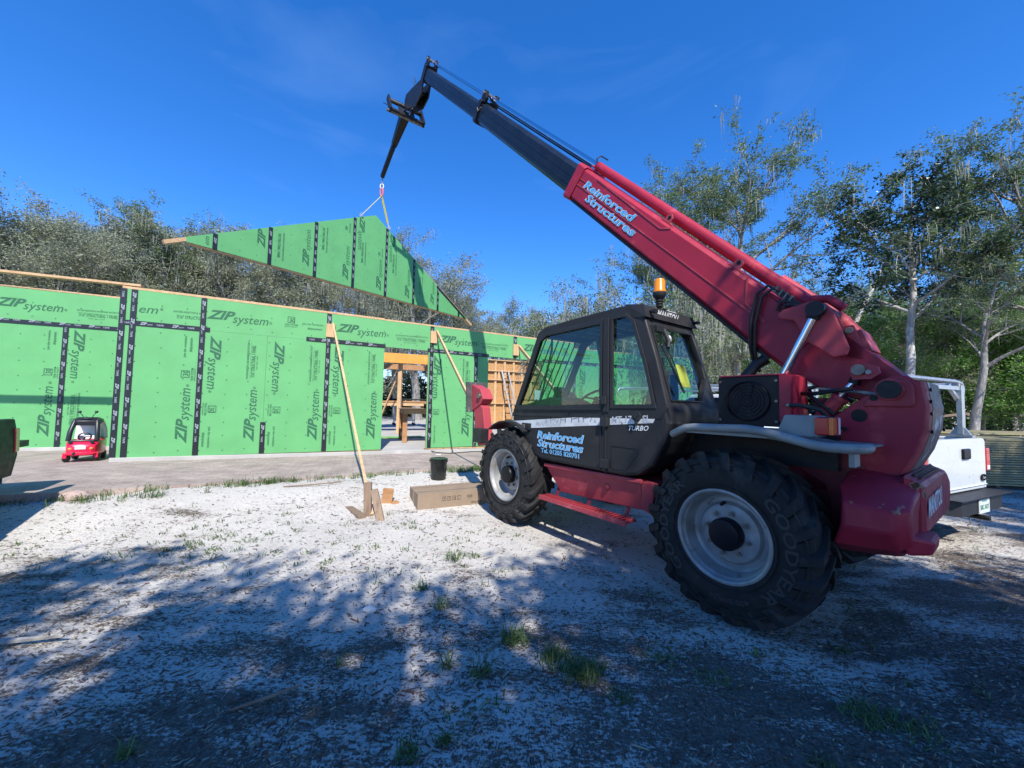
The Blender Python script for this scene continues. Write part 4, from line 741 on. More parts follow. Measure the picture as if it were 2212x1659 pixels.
mb = MB(); mb.loft([bsec(8.40, .195, -.37, .075, .03), bsec(8.53, .195, -.37, .075, .03)], 'black_steel'); mb.prism([(8.33, .05), (8.55, .05), (8.55, .22), (8.50, .25), (8.42, .25), (8.33, .14)], BY+.10, BY+.16, 'black_steel', lambda s, y, t_: bp_(s, y, t_)); mb.prism([(8.33, .05), (8.55, .05), (8.55, .22), (8.50, .25), (8.42, .25), (8.33, .14)], BY-.16, BY-.10, 'black_steel', lambda s, y, t_: bp_(s, y, t_)); mb.cyl(bp_(8.45, BY-.2, .19), bp_(8.45, BY+.2, .19), .03, 'worn_steel', 12)
mb.tube([bp_(8.3, BY+.2, -.05), bp_(8.36, BY+.215, -.14), bp_(8.46, BY+.21, -.10)], .012, 'worn_steel', 6); tb(mb, 'boom_collar', bevel=.005)
mb = MB(); mb.loft([bsec(8.5, .135, -.325, .01, .045), bsec(12.72, .135, -.36, -.03, .045)], 'boom_black'); mb.bar(bp_(8.6, BY+.136, -.15), bp_(12.6, BY+.136, -.19), .006, .010, 'boom_black', (0, 1, 0)); tb(mb, 'inner_boom', bevel=.004)
mb = MB(); mb.tube([bp_(4.3, BY, .175), bp_(8.45, BY, .155)], .046, 'chrome', 20); mb.tube([bp_(4.5, BY+.0, .115), bp_(8.4, BY+.0, .09)], .012, 'black_steel', 8); tb(mb, 'cylinder_rod', smooth=40)
mb = MB(); mb.tube([bp_(8.45, BY, .16), bp_(12.72, BY, .125)], .03, 'chrome', 16); tb(mb, 'extension_rod', smooth=40)
# boom head, gooseneck
mb = MB(); mb.loft([bsec(12.66, .16, -.40, .03, .03), bsec(12.80, .16, -.40, .03, .03)], 'black_steel')
for y0, y1 in ((BY+.10, BY+.14), (BY-.14, BY-.10)): mb.prism([(12.62, .0), (12.86, .0), (12.88, .18), (12.80, .22), (12.70, .20), (12.62, .10)], y0, y1, 'black_steel', lambda s, y, t_: bp_(s, y, t_))
mb.cyl(bp_(12.76, BY-.17, .14), bp_(12.76, BY+.17, .14), .035, 'worn_steel', 12)
neck = [bp_(12.80, 0, .06), bp_(12.98, 0, .04), bp_(12.98, 0, -.38), (9.25, 0, 10.86), (9.75, 0, 10.98), (9.86, 0, 10.85), (9.86, 0, 10.52), (9.52, 0, 10.38), (8.95, 0, 10.12), (8.55, 0, 10.20), bp_(12.70, 0, -.42)]
neck = [(p[0], p[2]) for p in neck]
for y0, y1 in ((BY+.09, BY+.125), (BY-.125, BY-.09)): mb.prism(neck, y0, y1, 'black_steel')
mb.bar((8.75, BY, 10.45), (9.7, BY, 10.75), .18, .05, 'black_steel'); tb(mb, 'boom_head', bevel=.006)
mb = MB(); mb.tube([(8.75, BY, 10.62), (9.15, BY, 10.55)], .04, 'black_steel', 12); mb.tube([(9.15, BY, 10.55), (9.55, BY, 10.48)], .022, 'chrome', 12)
for z_ in (.0, .07): mb.cyl((9.1-z_, BY+.1, 10.82+z_), (9.16-z_, BY+.12, 10.99+z_), .012, 'black_steel', 6)
mb.tube([(8.6, BY+.05, 10.8), (8.9, BY+.12, 10.6), (9.2, BY+.08, 10.35), (9.6, BY+.05, 10.4)], .014, 'black_plastic', 6); tb(mb, 'tilt_cylinder', smooth=40)
# carriage, its face normal along the jib
JD = V((2.3, 0, -1.08)).normalized(); JU = V((-JD.z, 0, JD.x)); CC = V((9.98, .12, 10.62))
def cp(a_, y_, b_): q_ = CC+JD*a_+JU*b_; return (q_.x, CC.y+y_, q_.z)
mb = MB()
for b_ in (.24, -.24): mb.bar(cp(0, -.55, b_), cp(0, .55, b_), .10, .09, 'black_steel', tuple(JU))
for y_ in (-.53, -.18, .18, .53): mb.bar(cp(-.02, y_, -.3), cp(-.02, y_, .32), .04, .14, 'black_steel', (0, 1, 0)) if abs(y_) < .5 else mb.bar(cp(-.02, y_, -.32), cp(.0, y_, .36), .06, .17, 'black_steel', tuple(JD))
mb.cyl(cp(.05, -.58, -.27), cp(.05, .62, -.27), .04, 'worn_steel', 12); mb.cyl(cp(-.08, -.3, .12), cp(-.08, .5, .12), .03, 'worn_steel', 10)
mb.tube([cp(0, .6, -.1), cp(.0, .72, -.08)], .012, 'black_steel', 6); tb(mb, 'fork_carriage', bevel=.008)
# lift cylinder and plates
mb = MB(); mb.prism([(-.14, 2.375), (-.18, 2.405), (-.38, 2.445), (-.47, 2.40), (-.52, 2.32), (-.605, 2.04), (-.59, 1.985), (-.51, 1.97), (-.34, 2.12), (-.26, 2.30), (-.15, 2.335)], BY+.30, BY+.335, 'red_faded'); tb(mb, 'cylinder_plate', bevel=.012)
mb = MB(); mb.prism([(-.14, 2.375), (-.18, 2.405), (-.38, 2.445), (-.47, 2.40), (-.52, 2.32), (-.605, 2.04), (-.59, 1.985), (-.51, 1.97), (-.34, 2.12), (-.26, 2.30), (-.15, 2.335)], BY-.335, BY-.30, 'red_faded'); tb(mb, 'cylinder_plate', bevel=.012)
mb = MB(); mb.prism([(-.43, 2.43), (-.50, 2.34), (-.545, 2.23), (-.60, 2.235), (-.655, 2.04), (-.66, 1.95), (-.5, 2.0), (-.35, 2.2), (-.36, 2.4)], BY+.15, BY+.19, 'red_faded'); mb.prism([(-.43, 2.43), (-.50, 2.34), (-.545, 2.23), (-.60, 2.235), (-.655, 2.04), (-.66, 1.95), (-.5, 2.0), (-.35, 2.2), (-.36, 2.4)], BY-.19, BY-.15, 'red_faded'); mb.cyl((-.575, BY-.2, 2.19), (-.575, BY+.205, 2.19), .028, 'worn_steel', 18)
mb.tube([(-.30, BY+.05, 2.52), (-.42, BY+.05, 2.50), (-.52, BY+.05, 2.40)], .035, 'red_paint', 12); mb.box((-.62, BY, 2.10), (.10, .3, .18), 'red_faded', Matrix.Rotation(rad(20), 3, 'Y')); tb(mb, 'boom_heel', bevel=.006)
mb = MB(); mb.cyl((-.415, BY-.33, 2.36), (-.415, BY+.36, 2.36), .055, 'black_steel', 24); mb.cyl((-.415, BY+.20, 2.36), (-.415, BY+.40, 2.36), .062, 'black_steel', 24); mb.tube([(-.415, BY+.34, 2.36), (-.385, BY+.34, 2.29)], .048, 'black_steel', 18); tb(mb, 'cylinder_eye', smooth=40)
mb = MB(); mb.tube([(-.39, BY+.34, 2.30), (-.12, BY+.34, 1.72)], .032, 'chrome', 20); mb.tube([(-.14, BY+.34, 1.76), (.25, BY+.34, .95)], .05, 'dark_red', 18); tb(mb, 'lift_cylinder', smooth=40)
# compensating cylinder near the mast
mb = MB(); mb.prism([(-.60, 1.85), (-.63, 1.90), (-.70, 1.915), (-.76, 1.89), (-.77, 1.84), (-.72, 1.80), (-.62, 1.80)], BY+.30, BY+.33, 'red_faded'); mb.cyl((-.655, BY+.29, 1.87), (-.655, BY+.36, 1.87), .04, 'worn_steel', 20); mb.cyl((-.71, BY+.29, 1.85), (-.71, BY+.355, 1.85), .018, 'wheel_grey', 6); mb.tube([(-.655, BY+.28, 1.87), (-.615, BY+.28, 1.77)], .038, 'black_steel', 16); mb.tube([(-.63, BY+.29, 1.80), (-.51, BY+.29, 1.64)], .024, 'chrome', 16); tb(mb, 'levelling_cylinder', smooth=40)
mb = MB(); mb.tube([(-.535, BY+.29, 1.665), (-.42, BY+.29, 1.51), (-.34, BY+.28, 1.38)], .052, 'red_faded', 20); mb.tube([(-.54, BY+.29, 1.672), (-.528, BY+.29, 1.655)], .06, 'red_faded', 20); tb(mb, 'cylinder_sleeve', smooth=40)
# hoses and valve block on the boom side
mb = MB(); mb.box(bp_(.98, BY+.20, .12), (.22, .07, .05), 'black_steel', Matrix.Rotation(-rad(45.2)+pi, 3, 'Y'))
for k in range(4):
    s_ = .95+k*.05; mb.tube([bp_(s_+.02, BY+.2, .13), bp_(s_+.10, BY+.235, .12), bp_(s_+.12, BY+.245, .02), bp_(s_+.0, BY+.235, -.18), bp_(s_-.16, BY+.22, -.36), bp_(s_-.3, BY+.12, -.5)] if k > 1 else [bp_(s_-.05, BY+.22, .12), bp_(s_+.02, BY+.24, .07), bp_(s_-.02, BY+.235, .0)], .015, 'black_plastic', 8)
    mb.cyl(bp_(s_+.02, BY+.22, .10), bp_(s_+.03, BY+.22, .16), .018, 'worn_steel', 8)
tb(mb, 'boom_hoses', smooth=50)
# boom lettering
mb = MB(); DX = V((-ct, 0, -st_)); DY = V((-st_, 0, ct))
for s_, b_, fz_, sz_ in (('Reinforced', -.118, 1.16, .135), ('Structures', -.24, 1.12, .135)):
    o_ = V(bp_(4.19 if s_[0] == 'R' else 4.02, BY+.2+.006, b_)); mb.text(s_, o_, DX, DY, sz_, 'sticker_blue', .010, .2, 1, .003, fz_); mb.text(s_, o_-DX*.006-DY*.003, DX, DY, sz_, 'text_white', .042, .2, 1, .001, fz_+.012)
tb(mb, 'boom_lettering')
# front stabiliser legs with pads, front lamps
for sgn, yy in ((1, .95), (-1, -.95)):
    L_ = MB(); y0, y1 = yy-.07, yy+.07
    L_.prism([(3.45, .95), (3.52, 1.15), (3.60, 1.50), (3.75, 1.60), (3.86, 1.45), (3.80, 1.15), (3.72, .90)], y0, y1, 'red_faded'); L_.box((3.35, yy*.85, .95), (.5, .3, .22), 'red_faded'); tb(L_, 'stabiliser_leg', bevel=.012)
    L_ = MB(); L_.prism([(3.92, 1.86), (3.66, 1.78), (3.56, 1.63), (3.64, 1.55), (3.92, 1.43)], yy-.10, yy+.085, 'red_faded'); L_.cyl((3.66, yy-.12, 1.68), (3.66, yy+.12, 1.68), .045, 'worn_steel', 18); pr = tb(L_, 'pad_bracket', bevel=.008)
    P_ = MB(); P_.prism([(3.97, 1.90), (3.93, 1.90), (3.88, 1.42), (3.92, 1.42)], yy-.19, yy+.17, 'pad_grey'); P_.build('stabiliser_pad', pr, bevel=.006)
    F_ = MB(); F_.box((3.55, yy+.12*sgn, 1.08), (.2, .16, .21), 'black_plastic'); lf_ = tb(F_, 'headlight', bevel=.012); F_ = MB(); F_.box((3.66, yy+.12*sgn, 1.09), (.04, .13, .15), 'lens_red'); F_.build('lamp_lens', lf_, bevel=.01)
# ---------------- jib and sling ----------------
def vw(p): return V(VW(*p))
J0, J1 = vw(cp(.05, 0, 0)), vw((12.25, .1, 9.62)); jd = (J1-J0).normalized(); jl = RV @ V((0, 1, 0)); ju = jd.cross(jl)
jib = thing('crane_jib', 'dark steel lifting jib pinned to the carriage at the end of the red boom', 'jib', tuple(J0)); off = J0
mb = MB(); q0, q1, q2 = V((0, 0, 0)), (J1-J0)*.47, (J1-J0)
def jsec(p, a_, b_): return [p+jl*a_+ju*b_, p+jl*a_-ju*b_, p-jl*a_-ju*b_, p-jl*a_+ju*b_]
mb.loft([jsec(q0, .13, .16), jsec(q1, .075, .10)], 'black_steel'); mb.build('outer_beam', jib, bevel=.006)
mb = MB(); mb.loft([jsec(q1-jd*.05, .06, .075), jsec(q2, .055, .07)], 'black_steel'); mb.bar(q1+jl*.062, q2+jl*.06, .01, .12, 'hub_black', tuple(ju)); mb.build('inner_beam', jib, bevel=.004)
mb = MB(); rp = [q1*1.02-ju*.14*1+(jd*cos(2*pi*k/14)+ju*sin(2*pi*k/14))*.07-ju*.03 for k in range(15)]; mb.tube(rp, .014, 'black_steel', 6); mb.build('lifting_eye', jib, smooth=50)
apex = G0+gu*4.6+Z*8.15; hk = V((J1.x, J1.y, J1.z)); pa, pb_ = G0+gu*4.02+Z*7.9, G0+gu*5.17+Z*7.86; hkb = V((hk.x*.35+(pa.x+pb_.x)/2*.65, hk.y*.35+(pa.y+pb_.y)/2*.65, 8.86))
hkb = hk+V((0, 0, -.72)); 
sling = thing('lifting_sling', 'yellow two-legged web sling tying the green gable to the jib hook', 'sling', tuple(hkb))
mb = MB(); mb.cyl(hk-hkb+V((0, 0, .05)), V((0, 0, .42)), .02, 'worn_steel', 8); mb.tube([V((cos(2*pi*k/16)*.06, 0, .36+sin(2*pi*k/16)*.09)) for k in range(17)], .018, 'sling_white', 8); mb.tube([V((.05*sin(2*pi*k/16), 0, .15+cos(2*pi*k/16)*.15)) for k in range(17)], .026, 'hook_red', 8); mb.build('hook', sling, smooth=50)
for P in (pa, pb_):
    d_ = P-hkb; mb = MB(); side = V((0, 0, 1)).cross(d_).normalized(); mb.bar((0, 0, .02), d_*.82, .075, .008, 'sling_yellow', tuple(side.cross(d_).normalized())); mb.bar(d_*.82, d_*1.0, .03, .012, 'sling_white'); mb.build('web_strap', sling)
    mb = MB(); mb.tube([d_*.97+V((cos(2*pi*k/12)*.05, 0, sin(2*pi*k/12)*.07)) for k in range(13)], .014, 'wheel_grey', 6); mb.build('shackle', sling, smooth=50)
# ---------------- site things ----------------
def one(mb, nm, label, cat, group=None, **k): return tag(mb.build(nm, None, **k), label, cat, group)
f1 = V((-1.84, 5.24, .02)); t1 = WP(3.74, -.06, 3.36)
mb = MB(); mb.bar(f1, t1, .095, .04, 'pine', (1, .2, 0)); one(mb, 'wooden_brace', 'long pale timber brace from the left nailing block down to stakes in the sand', 'brace', 'timber braces propping the front wall', bevel=.003)
t2 = WP(6.22, -.06, 3.42); mb = MB(); mb.bar((.1, 6.25, .1), t2, .095, .04, 'pine', (1, .2, 0)); one(mb, 'wooden_brace', 'timber brace right of the doorway, its foot hidden behind the raised stabiliser leg', 'brace', 'timber braces propping the front wall', bevel=.003)
t3 = WP(8.58, -.06, 3.2); mb = MB(); mb.bar((2.3, 7.4, .1), t3, .095, .04, 'pine', (1, .2, 0)); one(mb, 'wooden_brace', 'timber brace running behind the cab glass of the telehandler', 'brace', 'timber braces propping the front wall', bevel=.003)
mb = MB(); mb.bar((-1.89, 5.22, -.1), (-1.93, 5.27, .46), .045, .10, 'weathered_z', (1, 0, 0)); one(mb, 'wooden_stake', 'upright weathered stake nailed to the foot of the left brace', 'stake', bevel=.004)
mb = MB(); mb.bar((-1.66, 5.08, -.05), (-1.84, 5.27, .36), .045, .095, 'weathered_z', (1, 0, 0)); one(mb, 'wooden_stake', 'weathered stake leaning against the foot of the left brace, cut end on the sand', 'stake', bevel=.004)
mb = MB(); mb.box((-1.80, 5.72, .14), (.15, .05, .28), 'cedar', Matrix.Rotation(.2, 3, 'Z') @ Matrix.Rotation(.12, 3, 'Y')); mb.box((-1.70, 5.75, .06), (.10, .12, .06), 'cedar', Matrix.Rotation(.5, 3, 'Z')); one(mb, 'wood_block', 'short reddish timber offcut standing behind the stakes', 'wood block', bevel=.004)
mb = MB(); mb.bar((-2.34, 5.58, .045), (-1.93, 5.12, .04), .10, .05, 'weathered_wood'); one(mb, 'timber_offcut', 'grey weathered board lying on the sand left of the stakes', 'board', bevel=.004)
# cardboard cartons
bd = V((.94, .45, 0)).normalized(); bn = V((-bd.y, bd.x, 0)); br = math.atan2(bd.y, bd.x)
for nm, p0, ln, hh, lab in (('front', V((-1.30, 5.50, .02)), 1.03, .235, 'long brown cardboard carton with small printed symbols, front one of two by the front wheel'), ('back', V((-1.44, 5.80, .03)), 1.3, .215, 'long brown cardboard carton lying behind the other, partly hidden by it')):
    wd_ = .27; c = p0+bd*ln/2+bn*wd_/2+Z*hh/2; mb = MB(); mb.box(c, (ln, wd_, hh), 'cardboard', Matrix.Rotation(br, 3, 'Z'))
    mb.bar(p0+bd*.02+bn*wd_/2+Z*(hh+.001), p0+bd*(ln-.02)+bn*wd_/2+Z*(hh+.001), .05, .002, 'weathered_wood')
    if nm == 'front':
        o = p0-bn*.002
        for k, s_ in enumerate(('Y', 'T', 'O', 'I')):
            mb.bar(o+bd*(.36+k*.075)+Z*.17, o+bd*(.41+k*.075)+Z*.17, .002, .004, 'card_print'); mb.bar(o+bd*(.36+k*.075)+Z*.115, o+bd*(.41+k*.075)+Z*.115, .002, .004, 'card_print')
            for e_ in (.36, .41): mb.bar(o+bd*(e_+k*.075)+Z*.115, o+bd*(e_+k*.075)+Z*.17, .002, .004, 'card_print')
            mb.text(s_, o+bd*(.375+k*.075)+Z*.125, bd, Z, .045, 'card_print', .0, 0, 1, .002)
        for k in range(6): mb.bar(o+bd*(.74+k*.014)+Z*.13, o+bd*(.74+k*.014)+Z*.17, .002, .006, 'card_print')
        mb.text('ZAA-2501', o+bd*.80+Z*.045, bd, Z, .04, 'card_print', .01, 0, 1, .002, .17)
    one(mb, 'cardboard_box', lab, 'cardboard box', 'cardboard cartons by the front wheel', bevel=.005)
# bucket
bk = thing('bucket', 'black plastic bucket with lid and wire handle on the sand before the doorway', 'bucket', (-1.28, 6.92, gz(-1.28, 6.92)-.01))
mb = MB(); mb.lathe([(0, 0), (.130, 0), (.134, .01), (.146, .30), (.152, .305), (.152, .315), (.147, .318), (.150, .34), (.156, .345), (.156, .352), (.149, .355)], 'bucket_black', 36, 'z'); mb.build('body', bk, smooth=35)
mb = MB(); mb.lathe([(.149, .350), (.160, .352), (.160, .368), (.150, .374), (.140, .368), (0, .366)], 'bucket_black', 36, 'z'); mb.build('lid', bk, smooth=35)
mb = MB(); mb.tube([(.157*cos(a_), .05*sin(a_)*0-.02-.03*sin(a_), .33+.11*sin(a_)) for a_ in [pi*k/16 for k in range(17)]], .003, 'wheel_grey', 6); mb.cyl((-.04, -.05, .44), (.04, -.05, .44), .009, 'text_white', 8)
for s_ in (-1, 1): mb.cyl((s_*.15, -.02, .33), (s_*.165, -.02, .33), .016, 'bucket_black', 10)
mb.build('handle', bk, smooth=60)
# toy car
tp = V((-8.62, 7.85, .245)); yaw = math.atan2(-8.05, 8.6)-.20
toy = thing('toy_car', 'red ride-on ladybird toy car with black roof and two antennae', 'toy car', tuple(tp), yaw)   # +x is its front
mb = MB()
def tsec(x, yw, z0, z1, r=.04): return [(x, yw, z0+r), (x, yw-r, z0), (x, -yw+r, z0), (x, -yw, z0+r), (x, -yw, z1-r), (x, -yw+r*1.5, z1), (x, yw-r*1.5, z1), (x, yw, z1-r)]
mb.loft([tsec(-.36, .15, .16, .38), tsec(-.33, .20, .12, .42), tsec(-.10, .215, .10, .42), tsec(.12, .215, .10, .42), tsec(.24, .20, .11, .40), tsec(.33, .17, .12, .35), tsec(.37, .12, .14, .28)], 'toy_red')
mb.loft([tsec(.30, .22, .145, .19, .02), tsec(.40, .17, .145, .19, .02)], 'toy_red'); mb.box((.26, .19, .13), (.16, .05, .10), 'toy_red'); mb.box((.26, -.19, .13), (.16, .05, .10), 'toy_red')
toy.scale = (.97, 1.12, 1.02); body = mb.build('body', toy, smooth=45, bevel=.012)
mb = MB(); mb.loft([tsec(-.26, .15, .68, .76, .03), tsec(-.14, .18, .74, .84, .04), (tsec(.04, .18, .73, .85, .04)), tsec(.15, .15, .69, .78, .03)], 'toy_black')
for s_ in (-1, 1):
    mb.tube([(.26, s_*.175, .40), (.22, s_*.165, .58), (.12, s_*.14, .77), (.0, s_*.13, .81)], .036, 'toy_black', 10)
mb.tube([(.26, -.17, .40), (.26, .17, .40)], .02, 'toy_black', 8); mb.tube([(.115, -.07, .82), (.13, 0, .825), (.115, .07, .82)], .012, 'toy_black', 8); mb.build('roof', toy, smooth=50, bevel=.01)
mb = MB()
for s_ in (-1, 1): mb.tube([(-.30, s_*.17, .40), (-.30, s_*.16, .60), (-.2, s_*.145, .78)], [.05, .045, .03], 'toy_white', 10)
mb.box((-.12, 0, .44), (.22, .28, .08), 'toy_white'); mb.box((-.26, 0, .56), (.05, .28, .22), 'toy_white'); mb.build('seat', toy, smooth=50, bevel=.012)
for s_ in (-1, 1):
    mb = MB(); mb.tube([(.02, s_*.055, .83), (.04, s_*.065, .88), (.04, s_*.10, .935)], .006, 'toy_black', 6); mb.lathe([(0, -.026), (.02, -.018), (.027, 0), (.02, .018), (0, .026)], 'toy_black', 12, 'z', (.04, s_*.105, .955)); mb.build('antenna', toy, smooth=60)
for x_ in (.24, -.24):
    for s_ in (-1, 1):
        mb = MB(); mb.lathe([(.03, -.04), (.065, -.04), (.082, -.025), (.086, 0), (.082, .025), (.065, .04), (.03, .04), (0, .03)], 'black_plastic', 22, 'y', (x_, s_*(.185 if x_ > 0 else .175), .086)); mb.build('wheel', toy, smooth=40)
for s_ in (-1, 1):
    mb = MB(); mb.lathe([(0, .03), (.02, .025), (.034, 0), (.034, -.02)], 'toy_orange', 16, 'x', (.345, s_*.125, .255)); mb.build('headlight', toy, smooth=60)
mb = MB(); mb.box((.378, 0, .275), (.01, .13, .055), 'toy_white'); mb.box((.385, 0, .275), (.004, .10, .03), 'text_white'); mb.build('number_plate', toy)
mb = MB(); mb.tube([(.14, .08*cos(2*pi*k/18), .47+.075*sin(2*pi*k/18)) for k in range(19)], .012, 'toy_black', 8); mb.cyl((.14, 0, .47), (.22, 0, .40), .014, 'toy_black', 8); mb.bar((.14, -.07, .47), (.14, .07, .47), .014, .014, 'toy_black'); mb.build('steering_wheel', toy, smooth=50)
mb = MB()
for y_, z_ in ((.13, .372), (-.13, .372), (-.07, .17)): mb.lathe([(0, .012), (.022, .008), (.03, -.005)], 'toy_black', 12, 'x', (.335 if z_ > .3 else .395, y_, z_))
mb.build('ladybird_spots', toy)
# pickups -----------------------------------------------------------
def pickup(nm, label, loc, rz, paint, tailgate_open, rack, plate):
    t = thing(nm, label, 'pickup truck', loc, rz)
    def sec(x, w0, z0, w1, z1, w2=None): w2 = w2 or w1; return [(x, w0, z0), (x, w1, (z0+z1)/2), (x, w1, z1-.05), (x, w2-.03, z1), (x, -w2+.03, z1), (x, -w1, z1-.05), (x, -w1, (z0+z1)/2), (x, -w0, z0)]
    m_ = MB(); hb = .93
    for s_ in (-1, 1): m_.loft([[(x, s_*(hb+.01), .56), (x, s_*(hb+.045), .82), (x, s_*(hb+.03), 1.10), (x, s_*hb, 1.27), (x, s_*(hb-.09), 1.27), (x, s_*(hb-.09), .6)] for x in (.16, 2.15)], paint)
    m_.box((1.15, 0, .66), (1.95, 1.7, .06), 'black_plastic'); m_.box((2.12, 0, .95), (.06, 1.8, .6), paint); m_.build('bed', t, smooth=30, bevel=.015)
    m_ = MB(); m_.loft([sec(2.17, .93, .5, .97, 1.27), sec(5.0, .93, .5, .97, 1.22), sec(5.35, .85, .5, .88, 1.05)], paint); m_.loft([[(2.20, .88, 1.26), (2.20, -.88, 1.26), (2.35, -.70, 1.84), (2.35, .70, 1.84)], [(3.9, .9, 1.26), (3.9, -.9, 1.26), (3.35, -.70, 1.84), (3.35, .70, 1.84)]], paint); m_.build('cab', t, bevel=.03)
    m_ = MB(); m_.add([(2.205, .75, 1.34), (2.205, -.75, 1.34), (2.32, -.62, 1.76), (2.32, .62, 1.76)], [(0, 1, 2, 3)], 'hub_black')
    for s_ in (-1, 1): m_.add([(2.35, s_*.885, 1.34), (3.72, s_*.895, 1.34), (3.33, s_*.735, 1.78), (2.45, s_*.735, 1.78)], [(0, 1, 2, 3)], 'hub_black')
    m_.build('window', t)
    m_ = MB()
    if tailgate_open: m_.box((-.26, 0, .90), (.74, 1.56, .085), 'black_plastic'); m_.box((-.26, 0, .947), (.6, 1.40, .01), 'hub_black'); m_.build('tailgate', t, bevel=.015)
    else:
        m_.loft([[(.10, s_*y, z) for s_, y, z in ((1, .80, .655), (1, .80, 1.24), (1, .76, 1.275), (-1, .76, 1.275), (-1, .80, 1.24), (-1, .80, .655))], [(.145, s_*y, z) for s_, y, z in ((1, .82, .64), (1, .82, 1.25), (1, .78, 1.285), (-1, .78, 1.285), (-1, .82, 1.25), (-1, .82, .64))]], paint)
        m_.bar((.092, .79, .70), (.092, -.79, .70), .012, .012, paint); tg = m_.build('tailgate', t, bevel=.012)
        m_ = MB(); m_.box((.09, -.16, 1.10), (.03, .22, .13), 'hub_black'); m_.build('handle', tg, bevel=.02)
        m_ = MB(); m_.lathe([(0, 0), (1, 0), (1, .01)], 'hub_black', 24, 'x'); m_.v = [(.092-x, -.67+y*.07, .79+z*.042) for x, y, z in m_.v]; m_.text('Ford', (.088-.005, -.63, .775), (0, -1, 0), (0, 0, 1), .045, 'text_white', .0, .3, 1, .003, .085); m_.build('badge', tg)
    for s_ in (-1, 1):
        m_ = MB(); m_.loft([[(.10, s_*.84, .86), (.10, s_*.965, .86), (.24, s_*.985, .86), (.24, s_*.84, .86)], [(.10, s_*.84, 1.15), (.10, s_*.955, 1.15), (.24, s_*.975, 1.15), (.24, s_*.84, 1.15)]], 'lens_red'); m_.box((.105, s_*.9, .90), (.02, .08, .06), 'lens_white'); m_.build('tail_light', t, bevel=.02)
    m_ = MB(); ch = 'black_plastic' if paint == 'truck_white' else 'chrome'
    m_.loft([[(.05, .87, .50), (.05, .87, .63), (.22, .89, .63), (.22, .89, .48)], [(-.07, .6, .46), (-.07, .6, .64), (.22, .6, .64), (.22, .6, .45)], [(-.07, -.6, .46), (-.07, -.6, .64), (.22, -.6, .64), (.22, -.6, .45)], [(.05, -.87, .50), (.05, -.87, .63), (.22, -.89, .63), (.22, -.89, .48)]], ch); m_.box((-.03, 0, .645), (.18, 1.5, .012), 'black_plastic'); m_.cyl((-.12, 0, .40), (.1, 0, .40), .03, 'black_steel', 10)
    m_.tube([(0, .15, .42), (-.01, .15, .33), (.02, .15, .30)], .006, 'worn_steel', 6); m_.tube([(0, -.15, .42), (-.01, -.15, .33), (.02, -.15, .30)], .006, 'worn_steel', 6); bmp = m_.build('bumper', t, bevel=.015)
    if plate:
        m_ = MB(); m_.box((-.078, 0, .535), (.006, .31, .155), 'plate'); m_.text('5BC ADT', (-.082, .13, .50), (0, -1, 0), (0, 0, 1), .075, 'plate_green', .01, 0, 1, .002, .26); m_.text('FLORIDA', (-.082, .07, .585), (0, -1, 0), (0, 0, 1), .025, 'plate_green', .01, 0, 1, .002, .14); m_.build('number_plate', bmp)
    for x_ in (1.15, 4.35):
        for s_ in (-1, 1):
            m_ = MB(); m_.lathe([(.20, -.11), (.33, -.11), (.365, -.08), (.37, .0), (.365, .08), (.33, .11), (.20, .11)], 'rubber', 32, 'y', (x_, s_*.84, .37), True); wh = m_.build('wheel', t, smooth=40)
            m_ = MB(); m_.lathe([(.21, s_*.10), (.19, s_*.06), (.08, s_*.08), (0, s_*.08)], 'wheel_grey', 24, 'y', (x_, s_*.84, .37)); m_.build('rim', wh, smooth=40)
    if rack:
        r_ = MB()
        for s_ in (-1, 1):
            r_.box((.32, s_*.88, 1.29), (.22, .10, .03), 'aluminium'); r_.prism([(.22, 1.29), (.44, 1.29), (.36, 1.42), (.30, 1.42)], s_*.88-.02, s_*.88+.02, 'aluminium')
            r_.box((.32, s_*.88, 1.64), (.05, .10, .66), 'aluminium'); r_.box((2.05, s_*.88, 1.64), (.05, .08, .66), 'aluminium')
            r_.tube([(.30, s_*.80, 1.97), (.5, s_*.80, 1.985), (5.2, s_*.80, 1.985)], .025, 'aluminium', 10)
            r_.bar((.34, s_*.86, 1.78), (.34, s_*.55, 1.97), .04, .04, 'aluminium')
        for x_ in (.32, 2.05, 3.8, 5.1): r_.tube([(x_, .93, 1.84), (x_, .96, 1.93), (x_, .90, 2.0), (x_, .7, 2.02), (x_, -.7, 2.02), (x_, -.90, 2.0), (x_, -.96, 1.93), (x_, -.93, 1.84)], .026, 'aluminium', 10)
        for x_ in (.32, 2.05): r_.bar((x_, .86, 1.93), (x_, -.86, 1.93), .03, .05, 'aluminium')
        r_.build('ladder_rack', t, smooth=40)
    return t
pickup('pickup_truck', 'white pickup with a ladder rack parked behind the telehandler', (5.44, 4.55, -.03), rad(115), 'truck_white', False, True, True)
lt = pickup('pickup_truck', 'dark pickup cut off by the left edge, tailgate folded down', (-7.07, 4.46, -.02), math.atan2(-.851, .525), 'truck_dark', True, False, False)
# long board sticking out above the white truck bed
mb = MB(); mb.bar((5.2, 5.9, 1.36), (6.55, 5.5, 1.56), .04, .03, 'weathered_wood'); one(mb, 'loose_board', 'pale board sticking up out of the white pickup bed', 'board')
